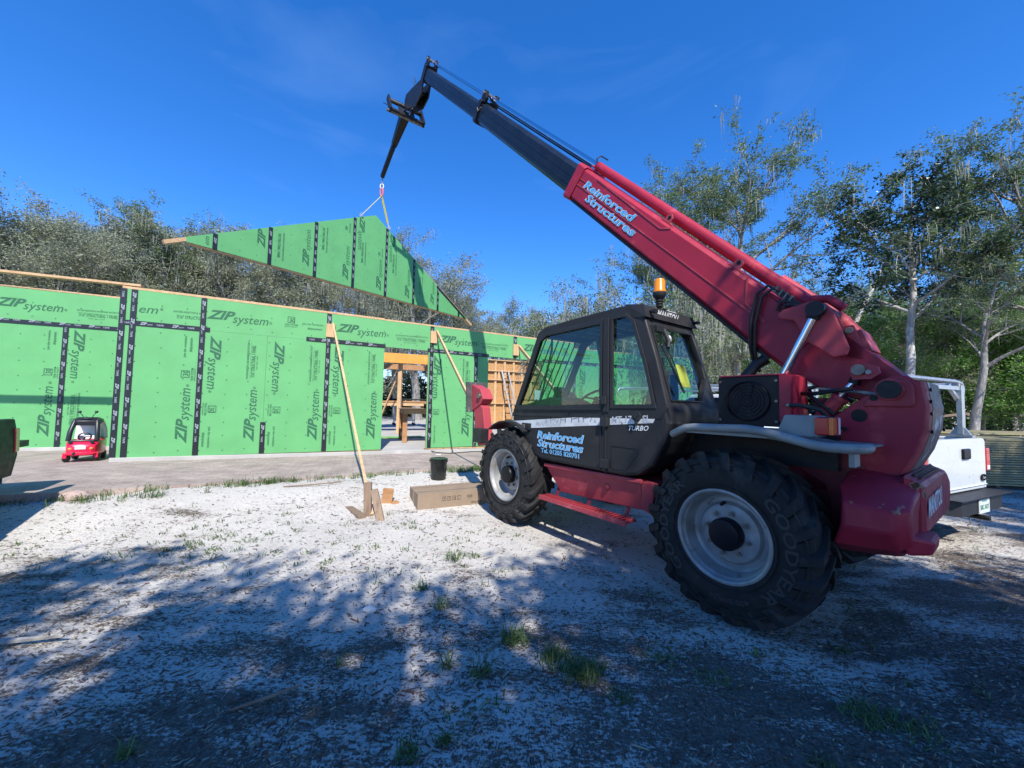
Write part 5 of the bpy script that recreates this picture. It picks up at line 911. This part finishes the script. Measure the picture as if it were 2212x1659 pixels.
# lumber stack
lp = thing('lumber_stack', 'long stack of greenish treated boards behind the white pickup', 'lumber stack', (6.9, 8.3, 0)); lr = rad(-4); rr = random.Random(11)
for k in range(20):
    mb = MB(); z0 = .09+k*.049
    if k in (8, 16): z0 += .0
    oy = rr.uniform(-.02, .02)
    for j in range(9):
        dx = rr.uniform(-.05, .05); L0 = 9 if k < 19 else rr.choice((6, 7.5, 9)); mb.box((L0/2+dx-1.2, .14*j+.2+rr.uniform(-.006, .006) if j else rr.uniform(-.012, .006)+.06+oy, z0), (L0, .13, .037), 'treated')
    mb.v = [(x*cos(lr)-y*sin(lr), x*sin(lr)+y*cos(lr), z) for x, y, z in mb.v]; mb.build('board_layer', lp)
mb = MB()
for j in range(9): mb.box((3.0+rr.uniform(-.3, .3), .14*j+1.6-.14*4, 1.09), (7.5, .13, .037), 'treated', Matrix.Rotation(rr.uniform(-.01, .01)+lr, 3, 'Z'))
for x_ in (-.9, 1.2, 3.5, 6): mb.box((x_, .65, .035), (.09, 1.4, .07), 'weathered_wood')
mb.build('loose_boards', lp)
# workbench, far bench, cart, ladders inside the house
def bar_obj(par, nm, a, b, w_, h_, m_, upv=(0, 0, 1)): return MB().bar(a, b, w_, h_, m_, upv).build(nm, par, bevel=.004)
wbk = thing('workbench', 'rough timber workbench inside the doorway, nearest the camera', 'workbench', (-3.2, 11.6, .33), .386)
for x_, y_ in ((0, 0), (0, 1.0), (2.3, 0), (2.3, 1.0)): bar_obj(wbk, 'leg', (x_, y_, 0), (x_, y_, .98), .14, .045, 'cedar', (0, 1, 0))
for x_ in (0, 2.3): bar_obj(wbk, 'stretcher', (x_-.03, -.04, .22), (x_-.03, 1.04, .22), .03, .14, 'cedar')
bar_obj(wbk, 'rail', (-.05, -.03, .93), (2.4, -.03, .93), .04, .14, 'pine'); bar_obj(wbk, 'rail', (-.03, 0, .93), (-.03, 1.03, .93), .04, .14, 'cedar')
MB().box((1.15, .5, 1.01), (2.5, 1.2, .03), 'pine').build('tabletop', wbk, bevel=.004)
one(MB().box((-2.6, 12.2, 1.43), (.35, .2, .14), 'hub_black'), 'tool_case', 'small black case on the near workbench', 'tool case', bevel=.02)
fb = thing('workbench', 'long table stacked with orange boards farther inside the doorway', 'workbench', (-5.9, 15.4, .33), .386)
MB().bar((0, 0, 1.22), (4.5, 0, 1.22), .9, .06, 'cedar').build('tabletop', fb, bevel=.005); MB().bar((0, -.4, 1.12), (4.5, -.4, 1.12), .04, .14, 'pine').build('rail', fb)
for x_ in (.1, 2.6, 4.4):
    for y_ in (-.35, .35): bar_obj(fb, 'leg', (x_, y_, 0), (x_, y_, 1.2), .12, .06, 'cedar', (0, 1, 0))
one(MB().bar((-4.6, 15.7, 1.64), (-2.6, 16.4, 1.66), .3, .06, 'treated'), 'board_pile', 'short pile of pale boards on the far table', 'boards')
one(MB().bar((-5.8, 15.2, 1.63), (-4.6, 15.7, 1.63), .08, .08, 'hub_black'), 'metal_tube', 'black tube lying on the far table', 'tube')
ct_ = thing('tool_cart', 'grey metal two-shelf cart on castors beyond the workbench', 'cart', (-5.95, 19.6, .33), .386)
for z_ in (.25, 1.05): MB().box((.5, .3, z_), (1.05, .6, .05), 'aluminium').build('shelf', ct_)
for x_ in (0, 1):
    for y_ in (0, .6): bar_obj(ct_, 'leg', (x_, y_, .1), (x_, y_, 1.1), .04, .04, 'aluminium'); MB().lathe([(0, -.02), (.06, -.02), (.06, .02), (0, .02)], 'hub_black', 14, 'y', (x_, y_, .06)).build('castor', ct_)
def ladder(label, a, b, wd_, m_, n_):
    a, b = V(a), V(b); s_ = w.copy(); t = thing('ladder', label, 'ladder', tuple(a))
    for k in (-1, 1): MB().bar(s_*k*wd_/2, b-a+s_*k*wd_/2, .035, .08, m_, tuple(s_)).build('rail', t)
    for k in range(1, n_): q_ = (b-a)*k/n_; MB().bar(q_-s_*wd_/2, q_+s_*wd_/2, .03, .035, m_).build('rung', t)
ladder('white extension ladder against the bare board wall at the back', op(2.2, -1.3, .33), op(1.8, -.2, 3.6), .42, 'aluminium', 11)
ladder('orange-railed stepladder seen between brace and cab', op(3.6, -3, .33), op(5.2, -1.0, 3.6), .46, 'hook_red', 11)
ladder('aluminium ladder leaning just inside the doorway', (-2.55, 14.9, .33), (-2.05, 15.6, 3.0), .4, 'aluminium', 10)
one(MB().bar((-4.7, 12.7, .345), (-3.1, 13.5, .345), .5, .02, 'zip_green'), 'sheathing_offcut', 'green board offcut flat on the slab', 'offcut')
mb = MB(); mb.tube([(-3.9+.4*cos(a_)*(1+.1*sin(3*a_)), 12.9+.25*sin(a_), .345) for a_ in [k*.35 for k in range(50)]], .012, 'sling_yellow', 6); one(mb, 'extension_cord', 'yellow cord coiled on the slab behind the workbench', 'cord')
mb = MB(); mb.tube([WP(7.9, -.2, .26), WP(7.2, -.15, .262), WP(6.6, -.35, .262), WP(6.3, -.12, .262), WP(6.0, .1, .34)], .01, 'cable', 6); one(mb, 'cable', 'thin dark cable along the wall foot right of the doorway', 'cable')
mb = MB(); mb.loft([[tuple(V((.9, 12.6, .4))+V((cos(a_)*.5, sin(a_)*.3, 0))) for a_ in [k*pi/4 for k in range(8)]], [tuple(V((.95, 12.6, 1.25))+V((cos(a_)*.35, sin(a_)*.22, .06*sin(3*a_)))) for a_ in [k*pi/4 for k in range(8)]]], 'blue_tarp'); one(mb, 'blue_tarp', 'bundled bright blue tarpaulin on the slab seen past the cab post', 'tarpaulin')
# stones and sticks
def stone(c, r_, m_, label, seed):
    rr = random.Random(seed); mb = MB(); secs = []
    for k in range(5):
        t_ = k/4; rad_ = sin(pi*(.12+.76*t_)); secs.append([(c[0]+(t_-.5)*2*r_[0], c[1]+cos(a_)*r_[1]*rad_*rr.uniform(.8, 1.15), c[2]+sin(a_)*r_[2]*rad_*rr.uniform(.8, 1.15)) for a_ in [j*2*pi/9 for j in range(9)]])
    mb.loft(secs, m_); one(mb, 'stone', label, 'stone', bevel=.006)
stone((-1.02, 2.93, .02), (.05, .03, .03), 'stone_white', 'small white stone on the sand in the tree shade', 1)
stone((-5.86, 5.25, .19), (.19, .11, .08), 'stone_pink', 'flat pinkish rock at the edge of the paving near the left', 2)
def stick(pts, r_, label, m_='weathered_wood'): one(MB().tube([(x, y, gz(x, y)+.012+z) for x, y, z in pts], r_, m_, 6), 'stick', label, 'stick', smooth=50)
stick([(-3.5, 6.0, 0), (-3.1, 6.12, .02), (-2.75, 6.3, .03)], [.008, .012, .006], 'long dark stick on the white sand left of the brace')
stick([(-3.35, 2.35, 0), (-3.1, 2.42, .02), (-2.75, 2.46, .03)], [.012, .02, .008], 'thick broken branch at the left edge on the sand', 'bark')
stick([(-1.38, 2.0, 0), (-1.22, 2.06, .02), (-1.10, 2.15, .02)], [.006, .009, .005], 'pale curved stick in the shaded litter')
stick([(.62, 1.75, 0), (.75, 1.66, .01), (.84, 1.56, .015)], [.006, .012, .006], 'small broken stick in the shade below the rear wheel')
# ---------------- litter and grass ----------------
rr = random.Random(21); mb = MB(); mb.flat = True
cols = ['chip_a', 'chip_b', 'chip_c', 'chip_d']
for nm_, c_ in zip(cols, ((.07, .05, .038), (.16, .115, .08), (.32, .26, .19), (.11, .05, .035))): mat(nm_, c_, .85)
import math as _m
def hsh(x, y): return .5+.5*sin(x*1.9+1.7*sin(y*1.3+.5))*sin(y*2.3+1.1*sin(x*1.1))
cnt = 0
while cnt < 44000:
    y = .35+8.3*rr.random()**1.9; x = rr.uniform(-1.45*(y+.9), 1.5*(y+.9))
    if wq(x, y) > -3.0: continue
    cov = max(0, min(1, (4.4-y)/4))+.6*max(0, min(1, (x-.2)/3)); hh_ = hsh(x, y)
    if rr.random() > min(1, .22+.8*cov*hh_**1.2): continue
    L_, W_ = rr.uniform(.008, .042)*(1 if rr.random() < .95 else 2.2), rr.uniform(.003, .011); a_ = rr.gauss(.5, 1.0); t_ = rr.uniform(-.25, .25); z = gz(x, y)+.003+rr.random()*.008
    dx, dy = cos(a_)*L_/2, sin(a_)*L_/2; ex, ey = -sin(a_)*W_/2, cos(a_)*W_/2; k = len(mb.v); cz_ = rr.uniform(.0, .006)
    mb.v += [(x-dx-ex, y-dy-ey, z-t_*L_/2), (x+dx-ex*.6, y+dy-ey*.6, z+t_*L_/2), (x+dx+ex*.6, y+dy+ey*.6, z+t_*L_/2+cz_), (x-dx+ex, y-dy+ey, z-t_*L_/2+cz_)]
    mb.f.append((k, k+1, k+2, k+3)); mb.mi.append(mb.idx(rr.choices(cols, (5, 4, 2, 1.4))[0])); cnt += 1
lit_ = mb.build('leaf_litter'); tag(lit_, 'brown wood chips, dead leaves and twigs strewn over the white sand', 'leaf litter', kind='stuff')
mb = MB(); mb.flat = True
def tuft(x, y, n_, h_, sp, sprawl=.6):
    if sprawl == .6: sprawl, h_, sp = 1.5, h_*.62, sp*1.15
    for _ in range(n_):
        a_ = rr.uniform(0, 2*pi); r_ = sp*rr.random()**.7; bx_, by_ = x+cos(a_)*r_, y+sin(a_)*r_; z = gz(bx_, by_); a2 = rr.uniform(0, 2*pi); H = h_*rr.uniform(.5, 1.1); ln = H*rr.uniform(.4, 1.5)*sprawl; wd_ = rr.uniform(.0025, .005); k = len(mb.v)
        dx, dy = cos(a2), sin(a2); px_, py_ = -dy*wd_, dx*wd_
        for t_, hh2 in ((0, 0), (.4, .75), (1, .8+rr.uniform(-.5, .2))):
            ww = 1-t_*.95; mb.v += [(bx_+dx*ln*t_-px_*ww, by_+dy*ln*t_-py_*ww, z+H*hh2), (bx_+dx*ln*t_+px_*ww, by_+dy*ln*t_+py_*ww, z+H*hh2)]
        mb.f += [(k, k+1, k+3, k+2), (k+2, k+3, k+5, k+4)]; mb.mi += [mb.idx('grass_blade')]*2
for (x, y, n_, h_, sp) in ((-.55, 3.95, 55, .12, .08), (-.35, 3.98, 30, .09, .06), (-.72, 3.3, 40, .12, .05), (-.5, 3.0, 35, .13, .05), (.05, 2.62, 110, .14, .08), (.28, 2.42, 110, .11, .09), (-.15, 2.3, 40, .14, .05), (.48, 2.35, 120, .12, .10), (.42, 2.28, 60, .12, .08), (-.35, 2.36, 30, .12, .04), (-.43, 1.78, 70, .07, .05), (-.28, 1.85, 40, .06, .03),
                           (.62, 2.15, 40, .07, .06), (.95, 2.45, 70, .06, .12), (1.2, 2.3, 60, .06, .12), (1.85, 2.05, 90, .09, .10), (2.0, 1.98, 80, .07, .12), (1.05, 1.62, 50, .06, .08), (1.4, 1.75, 30, .06, .05), (.95, 1.1, 60, .07, .07), (1.5, 1.0, 90, .08, .09), (.78, 1.45, 40, .05, .05), (-1.65, 1.75, 22, .12, .03), (-1.0, 2.35, 8, .14, .01), (-.05, 2.05, 30, .04, .07), (1.62, 1.38, 26, .05, .06), (-.2, 2.0, 60, .03, .1), (2.2, 2.6, 30, .06, .05)): tuft(x, y, n_, h_, sp)
for _ in range(150):
    x, y = rr.uniform(-5.5, .2), rr.uniform(3.3, 5.4)
    if wq(x, y) < -3.0: tuft(x, y, rr.randint(2, 9), .045, .05, 1.3)
for _ in range(30): x, y = rr.gauss(-3.2, .35), rr.gauss(4.1, .2); tuft(x, y, 10, .05, .06, 1.3)
for _ in range(270):       # fringe along the paving
    u = rr.uniform(-1.7, 8.2) if rr.random() < .8 else rr.gauss(2.9, .3); p = WP(u, -3.02+.07*max(0, u)+rr.gauss(-.03, .08), 0); tuft(p.x, p.y, rr.randint(4, 13), rr.choice((.05, .07, .13)), .07, .8)
for _ in range(90): p = WP(rr.uniform(6.0, 8.0), rr.uniform(-2.75, -2.25), 0); tuft(p.x, p.y, 12, .16, .08, .6)
for _ in range(25): x, y = rr.gauss(-5.3, .5), rr.gauss(5.2, .15); tuft(x, y, 10, .12, .06, .7)
for _ in range(110): x, y = rr.uniform(1, 6.5), rr.uniform(1, 6); tuft(x, y, rr.randint(3, 8), .05, .04, 1)
gs = mb.build('grass'); tag(gs, 'scattered tufts of green grass on the sand and along the paving edge', 'grass', kind='stuff')
# ---------------- trees ----------------
def tree_proto(seed, H, spread, r0, leafm, bark='bark', trunk_h=.35, lean=(0, 0), nl=9000, ls=.07, moss=0, up=.35, flat=.7, limbs=9, curl=.5, density=1.0, top=True, clump=.42):
    rr = random.Random(seed); tm, cm, mm = MB(), MB(), MB(); cm.flat = True; mm.flat = True; tips = []
    def branch(p, d, ln, r_, lvl):
        pts, rs = [p], [r_]; n_ = 5 if lvl < 2 else 4; dd = d.copy()
        for i in range(n_):
            dd = (dd+V((rr.gauss(0, .22), rr.gauss(0, .22), rr.gauss(.02, .16)))*curl).normalized(); p = p+dd*ln/n_; pts.append(p); rs.append(r_*(1-.72*(i+1)/n_))
            if lvl < 3 and i >= 1 or (lvl < 3 and i == 0 and rr.random() < .3):
                for _ in range(2 if lvl < 2 or rr.random() < .5 else 1):
                    a_ = rr.uniform(.5, 1.15); ax_ = V((rr.gauss(0, 1), rr.gauss(0, 1), rr.gauss(0, .5))).normalized(); nd = (dd*cos(a_)+ax_*sin(a_)+V((0, 0, .12))).normalized(); branch(p, nd, ln*rr.uniform(.38, .6), rs[-1]*.62, lvl+1)
            if lvl >= 2: tips.append((p, dd, lvl))
        tm.tube(pts, [max(x, .006) for x in rs], bark, 8 if lvl == 0 else 6 if lvl == 1 else 4, caps=False)
    tp_ = [V((0, 0, -.2))]; rs = [r0*1.25]; K = 8; Ht = H*.8 if top else H*trunk_h
    for i in range(1, K+1): t_ = i/K; tp_.append(V((lean[0]*t_+rr.gauss(0, .012)*H*t_, lean[1]*t_+rr.gauss(0, .012)*H*t_, Ht*t_))); rs.append(r0*(1-.7*t_) if top else r0*(1-.25*t_))
    tm.tube(tp_, rs, bark, 12)
    for k in range(limbs):
        t_ = (trunk_h/.8+(1-trunk_h/.8)*(k+.5)/limbs) if top else rr.uniform(.8, 1); i = min(K-1, int(t_*K)); p = tp_[i].lerp(tp_[i+1], t_*K-i); a_ = k*2.4+rr.uniform(-.4, .4); ups = up+(.55*t_ if top else 0)
        d = V((cos(a_), sin(a_), ups)).normalized(); prof = sin(pi*min(1, (.25+.75*(1-t_)**.6))) if top else 1; ln = spread*(.45+.55*(1-abs(t_-.45)*1.1)) if top else spread*rr.uniform(.7, 1.05); branch(p, d, ln, rs[i]*.55, 1 if top else 0)
    keep = tips; per = max(3, int(nl/len(keep)))
    lo = min(t_[0].z for t_ in keep)
    for p, d, lvl in keep:
        if rr.random() > density: continue
        n_ = int(per*rr.uniform(.4, 1.7)); cr_ = clump*rr.uniform(.6, 1.3)
        for _ in range(n_):
            o = V((rr.gauss(0, 1), rr.gauss(0, 1), rr.gauss(0, 1)*flat))*cr_*.45; q_ = p+o; s_ = ls*rr.uniform(.6, 1.35); a1 = V((rr.gauss(0, 1), rr.gauss(0, 1), rr.gauss(0, .6))).normalized(); b1 = a1.cross(V((rr.gauss(0, 1), rr.gauss(0, 1), rr.gauss(0, 1)))).normalized()
            k = len(cm.v); cm.v += [tuple(q_-a1*s_), tuple(q_+b1*s_*.42-a1*s_*.1), tuple(q_+a1*s_), tuple(q_-b1*s_*.42+a1*s_*.05)]; cm.f.append((k, k+1, k+2, k+3)); cm.mi.append(cm.idx(leafm))
    if moss:
        for _ in range(moss):
            p = rr.choice(keep)[0]+V((rr.gauss(0, .1), rr.gauss(0, .1), 0)); L_ = rr.uniform(.3, 1.1); w_ = rr.uniform(.006, .018); a_ = rr.uniform(0, pi); dx, dy = cos(a_)*w_, sin(a_)*w_
            for _2 in range(4):
                q_ = p+V((rr.gauss(0, .09), rr.gauss(0, .09), rr.gauss(0, .06))); ll = L_*rr.uniform(.5, 1); k = len(mm.v); sw = rr.gauss(0, .05)
                mm.v += [(q_.x-dx, q_.y-dy, q_.z), (q_.x+dx, q_.y+dy, q_.z), (q_.x+dx*.7+sw, q_.y+dy*.7, q_.z-ll*.5), (q_.x-dx*.7+sw, q_.y-dy*.7, q_.z-ll*.5), (q_.x+sw*1.5, q_.y, q_.z-ll)]; mm.f += [(k, k+1, k+2, k+3), (k+3, k+2, k+4)]; mm.mi += [mm.idx('moss')]*2
    me = [tm.build('trunk', None, smooth=60), cm.build('crown', None), mm.build('hanging_moss', None) if moss else None]
    if me[2]: me[2]['kind'] = 'stuff'
    for o in me:
        if o: C.collection.objects.unlink(o)
    return me
tcount = [0]
def tree(proto, x, y, s, rot, label, group=None, nm='oak_tree', z=None, sz=1):
    t = thing(nm, label, 'tree', (x, y, (gz(x, y) if z is None else z)), rot, group); t.scale = (s, s, s*sz)
    for o in proto:
        if o: c = o.copy(); c.name = o.name.split('.')[0]; C.collection.objects.link(c); c.parent = t
    return t
PA = tree_proto(1, 10, 3.6, .24, 'leaf_olive', nl=36000, moss=250, ls=.055, trunk_h=.22, limbs=13)
PB = tree_proto(2, 10, 4.0, .28, 'leaf_olive', nl=36000, moss=600, ls=.055, trunk_h=.25, limbs=12, lean=(.8, 0))
PC = tree_proto(3, 10, 3.4, .22, 'leaf_olive', nl=36000, ls=.06, trunk_h=.2, limbs=14)
PD = tree_proto(4, 12, 3.8, .22, 'leaf_green', nl=48000, moss=240, ls=.048, trunk_h=.38, limbs=12, density=.72, lean=(.9, .3), clump=.26, up=.6)   # tall open oak
PE = tree_proto(5, 11, 2.6, .17, 'leaf_dark', bark='bark_pale', nl=24000, ls=.075, trunk_h=.42, limbs=15, lean=(.8, 0), clump=.28, density=.8)        # magnolia
PF = tree_proto(6, 8, 4.2, .34, 'leaf_green', bark='bark_pale', nl=62000, moss=2200, ls=.05, trunk_h=.3, limbs=7, top=False, up=.45, clump=.5)           # spreading live oak
PG = tree_proto(8, 6, 2.6, .10, 'leaf_bright', nl=22000, ls=.06, trunk_h=.12, limbs=14, clump=.5)    # broad understory tree
GL = 'oaks behind the house'; LB = 'grey-green oak hung with moss in the row behind the house'
E = 19
def at(px, Y):   # where a sight line through the photo's column meets the ground at depth Y
    return (px-1106)/828*Y
left = [(-20, 17, 1.06, PA), (70, 21, 1.22, PB), (135, 18, .98, PC), (215, 23, 1.28, PA), (275, 19, 1.0, PB), (470, 20, .98, PA), (540, 24, 1.12, PB), (610, 21, .98, PC), (700, 25, 1.16, PA), (780, 28, 1.15, PB), (860, 30, 1.2, PB), (930, 27, 1.05, PA), (1010, 31, .92, PA), (1065, 34, .86, PC), (-150, 16, 1.0, PB), (330, 27, 1.2, PB), (420, 29, 1.25, PA)]
for i, (px, Y, s, P) in enumerate(left):
    if 150 < px < 1080 and Y < 27: Y = Y+6; s = s*(Y/(Y-6))*.97
    s *= .95; x = at(px, Y); tree(P, x, Y, s, i*1.7, LB, GL)
tree(PD, at(372, 25), 25, 1.13, 2.2, 'tall open-crowned oak rising above the row at the left, over the gable tail')
tree(PB, at(905, 26), 26, 1.12, 3.9, 'oak with the densest hanging moss, seen under the lower gable slope')
tree(PC, at(1110, 36), 36, .98, .4, 'small dark bushy tree between gable tip and cab', sz=1.05); tree(PG, at(1190, 33), 33, 1.25, 1.4, 'bright green low tree just left of the cab roof')
tree(PF, at(1330, 16), 16, 1.0, .8, 'spreading live oak with pale limbs and trailing moss behind the cab'); 
tree(PF, at(1440, 21), 21, 1.12, 2.9, 'broad oak filling the gap between cab roof and boom'); tree(PD, at(1585, 17), 17, 1.13, .3, 'tallest open oak rising behind the red boom', sz=1.0); tree(PD, at(1490, 20), 20, 1.02, 2.9, 'thin oak partly hidden by the boom, left of the tallest one')
tree(PD, at(1770, 26), 26, .85, 4.4, 'slender oak with sparse twigs right of the boom', sz=.95)
tree(PE, at(1950, 14), 14, 1.0, .2, 'magnolia with glossy dark leaves and a white blotched trunk', nm='magnolia_tree')
tree(PD, at(2095, 13), 13, .62, 5.1, 'forked oak with thick grey trunk behind the ladder rack'); tree(PD, at(2330, 12), 12, .95, 1.2, 'tall oak cut off by the right edge')
tree(PB, at(2200, 20), 20, .85, .3, 'grey mossy oak far back at the right'); tree(PC, at(2040, 22), 22, .6, 2.3, 'rounded dark oak behind the white trunk')
# leaning bare pole tree
mb = MB(); b0 = V((at(1800, 19), 19, 0)); mb.tube([V((0, 0, -.2)), V((.3, 0, 3.0)), V((.9, .1, 5.2)), V((2.2, .2, 7.6)), V((3.6, .3, 10.2)), V((4.2, .3, 11.5))], [.16, .14, .12, .09, .05, .02], 'bark_pale', 8)
mb.tube([V((.9, .1, 5.2)), V((2.2, 0, 5.6)), V((3.2, 0, 5.9))], [.06, .04, .015], 'bark_pale', 6); mb.tube([V((2.2, .2, 7.6)), V((2.0, 0, 9.2)), V((2.4, 0, 10.8))], [.05, .03, .012], 'bark_pale', 6)
lt_ = thing('leaning_tree', 'bare pale trunk leaning to the right before the magnolia', 'tree', tuple(b0)); mb.build('trunk', lt_, smooth=60)
und = [(1240, 22, 1.0), (1330, 24, 1.1), (1520, 21, .95), (1570, 17, .8), (1640, 19, .95), (1730, 18, .92), (1790, 21, 1.15), (1850, 17, .85), (1905, 20, 1.05), (1990, 18, 1.0), (2050, 20, 1.1), (2120, 17, .95), (2190, 19, 1.15), (2260, 16, 1.0), (2330, 15, 1.0), (1870, 26, 1.5), (2000, 27, 1.5), (2140, 26, 1.5), (1760, 28, 1.35)]
for i, (px, Y, s) in enumerate(und): tree(PG if i % 3 else PC, at(px, Y), Y, s*(1 if i % 3 else .62), i*2.1, 'leafy green understory tree in the thicket behind the telehandler and white pickup', 'understory trees of the thicket', nm='understory_tree')
# low thicket behind everything: one mass
rr = random.Random(77); mb = MB(); mb.flat = True
for _ in range(90000):
    px = rr.uniform(-200, 2500) if rr.random() < .75 else rr.uniform(700, 1250); Y = rr.uniform(30, 37) if px < 1250 else rr.uniform(19, 29)*(1 if px < 1900 else .95); x = at(px, Y)
    z = rr.random()**1.2*(3.6+1.2*sin(px*.011)+.8*sin(px*.037)); s_ = .13 if px < 1250 else .10; a1 = V((rr.gauss(0, 1), rr.gauss(0, 1), rr.gauss(0, .6))).normalized(); b1 = a1.cross(V((rr.gauss(0, 1), rr.gauss(0, 1), rr.gauss(0, 1)))).normalized(); q_ = V((x, Y, z)); k = len(mb.v)
    mb.v += [tuple(q_-a1*s_), tuple(q_+b1*s_*.6), tuple(q_+a1*s_), tuple(q_-b1*s_*.6)]; mb.f.append((k, k+1, k+2, k+3)); mb.mi.append(mb.idx('leaf_dark' if rr.random() < .6 else 'leaf_green'))
tag(mb.build('undergrowth'), 'dense low undergrowth filling the wood behind the house and the trucks', 'undergrowth', kind='stuff')
# oaks behind the viewer whose crowns shade the foreground and the machine
def shade(gx, gy, gz_, h, s, P, rot, label):
    k = (h-gz_)/S.z; cx, cy = gx+S.x*k, gy+S.y*k; tree(P, cx, cy, s, rot, label, 'shade oaks behind the viewer', sz=h/(7.2*s))
PS = tree_proto(31, 8, 2.3, .2, 'leaf_green', nl=4200, ls=.10, trunk_h=.6, limbs=7, top=False, up=.8, clump=.42, density=.62)
PT = tree_proto(37, 8, 2.4, .2, 'leaf_green', nl=1500, ls=.11, trunk_h=.6, limbs=7, top=False, up=.8, clump=.3, density=.4)
SHADE = [(-4.8, .6, 0, 7, .75, PS, .5), (-2.6, 1.2, 0, 7, .6, PS, 1.5), (-4.4, 1.9, 0, 7.5, .75, PT, 1.1), (-2.4, 2.2, 0, 7.5, .75, PT, 2.2), (-.8, 2.4, 0, 7, .55, PT, 2.5), (-1.2, -.2, 0, 7, .55, PS, 0.3), (1.1, 1.0, 0, 7.5, .5, PT, 1.9), (2.1, 3.5, 1.2, 8.6, .8, PS, 4.5), (3.4, 2.5, .6, 8.5, .85, PT, 3.0), (2.5, -.1, 0, 7, .8, PT, 5.0), (5.6, 2.6, 0, 8, .6, PT, 2.0), (7.6, 5.2, .0, 10.5, .6, PT, .2), (10.5, 8.2, .6, 12, 1.1, PS, .9)]
SL = 'oak behind the viewer whose crown shades the foreground'
for (gx, gy, g0, h, s, P, rt_) in SHADE if 'SHADE' in globals() else []: shade(gx, gy, g0, h, s, P, rt_, SL)
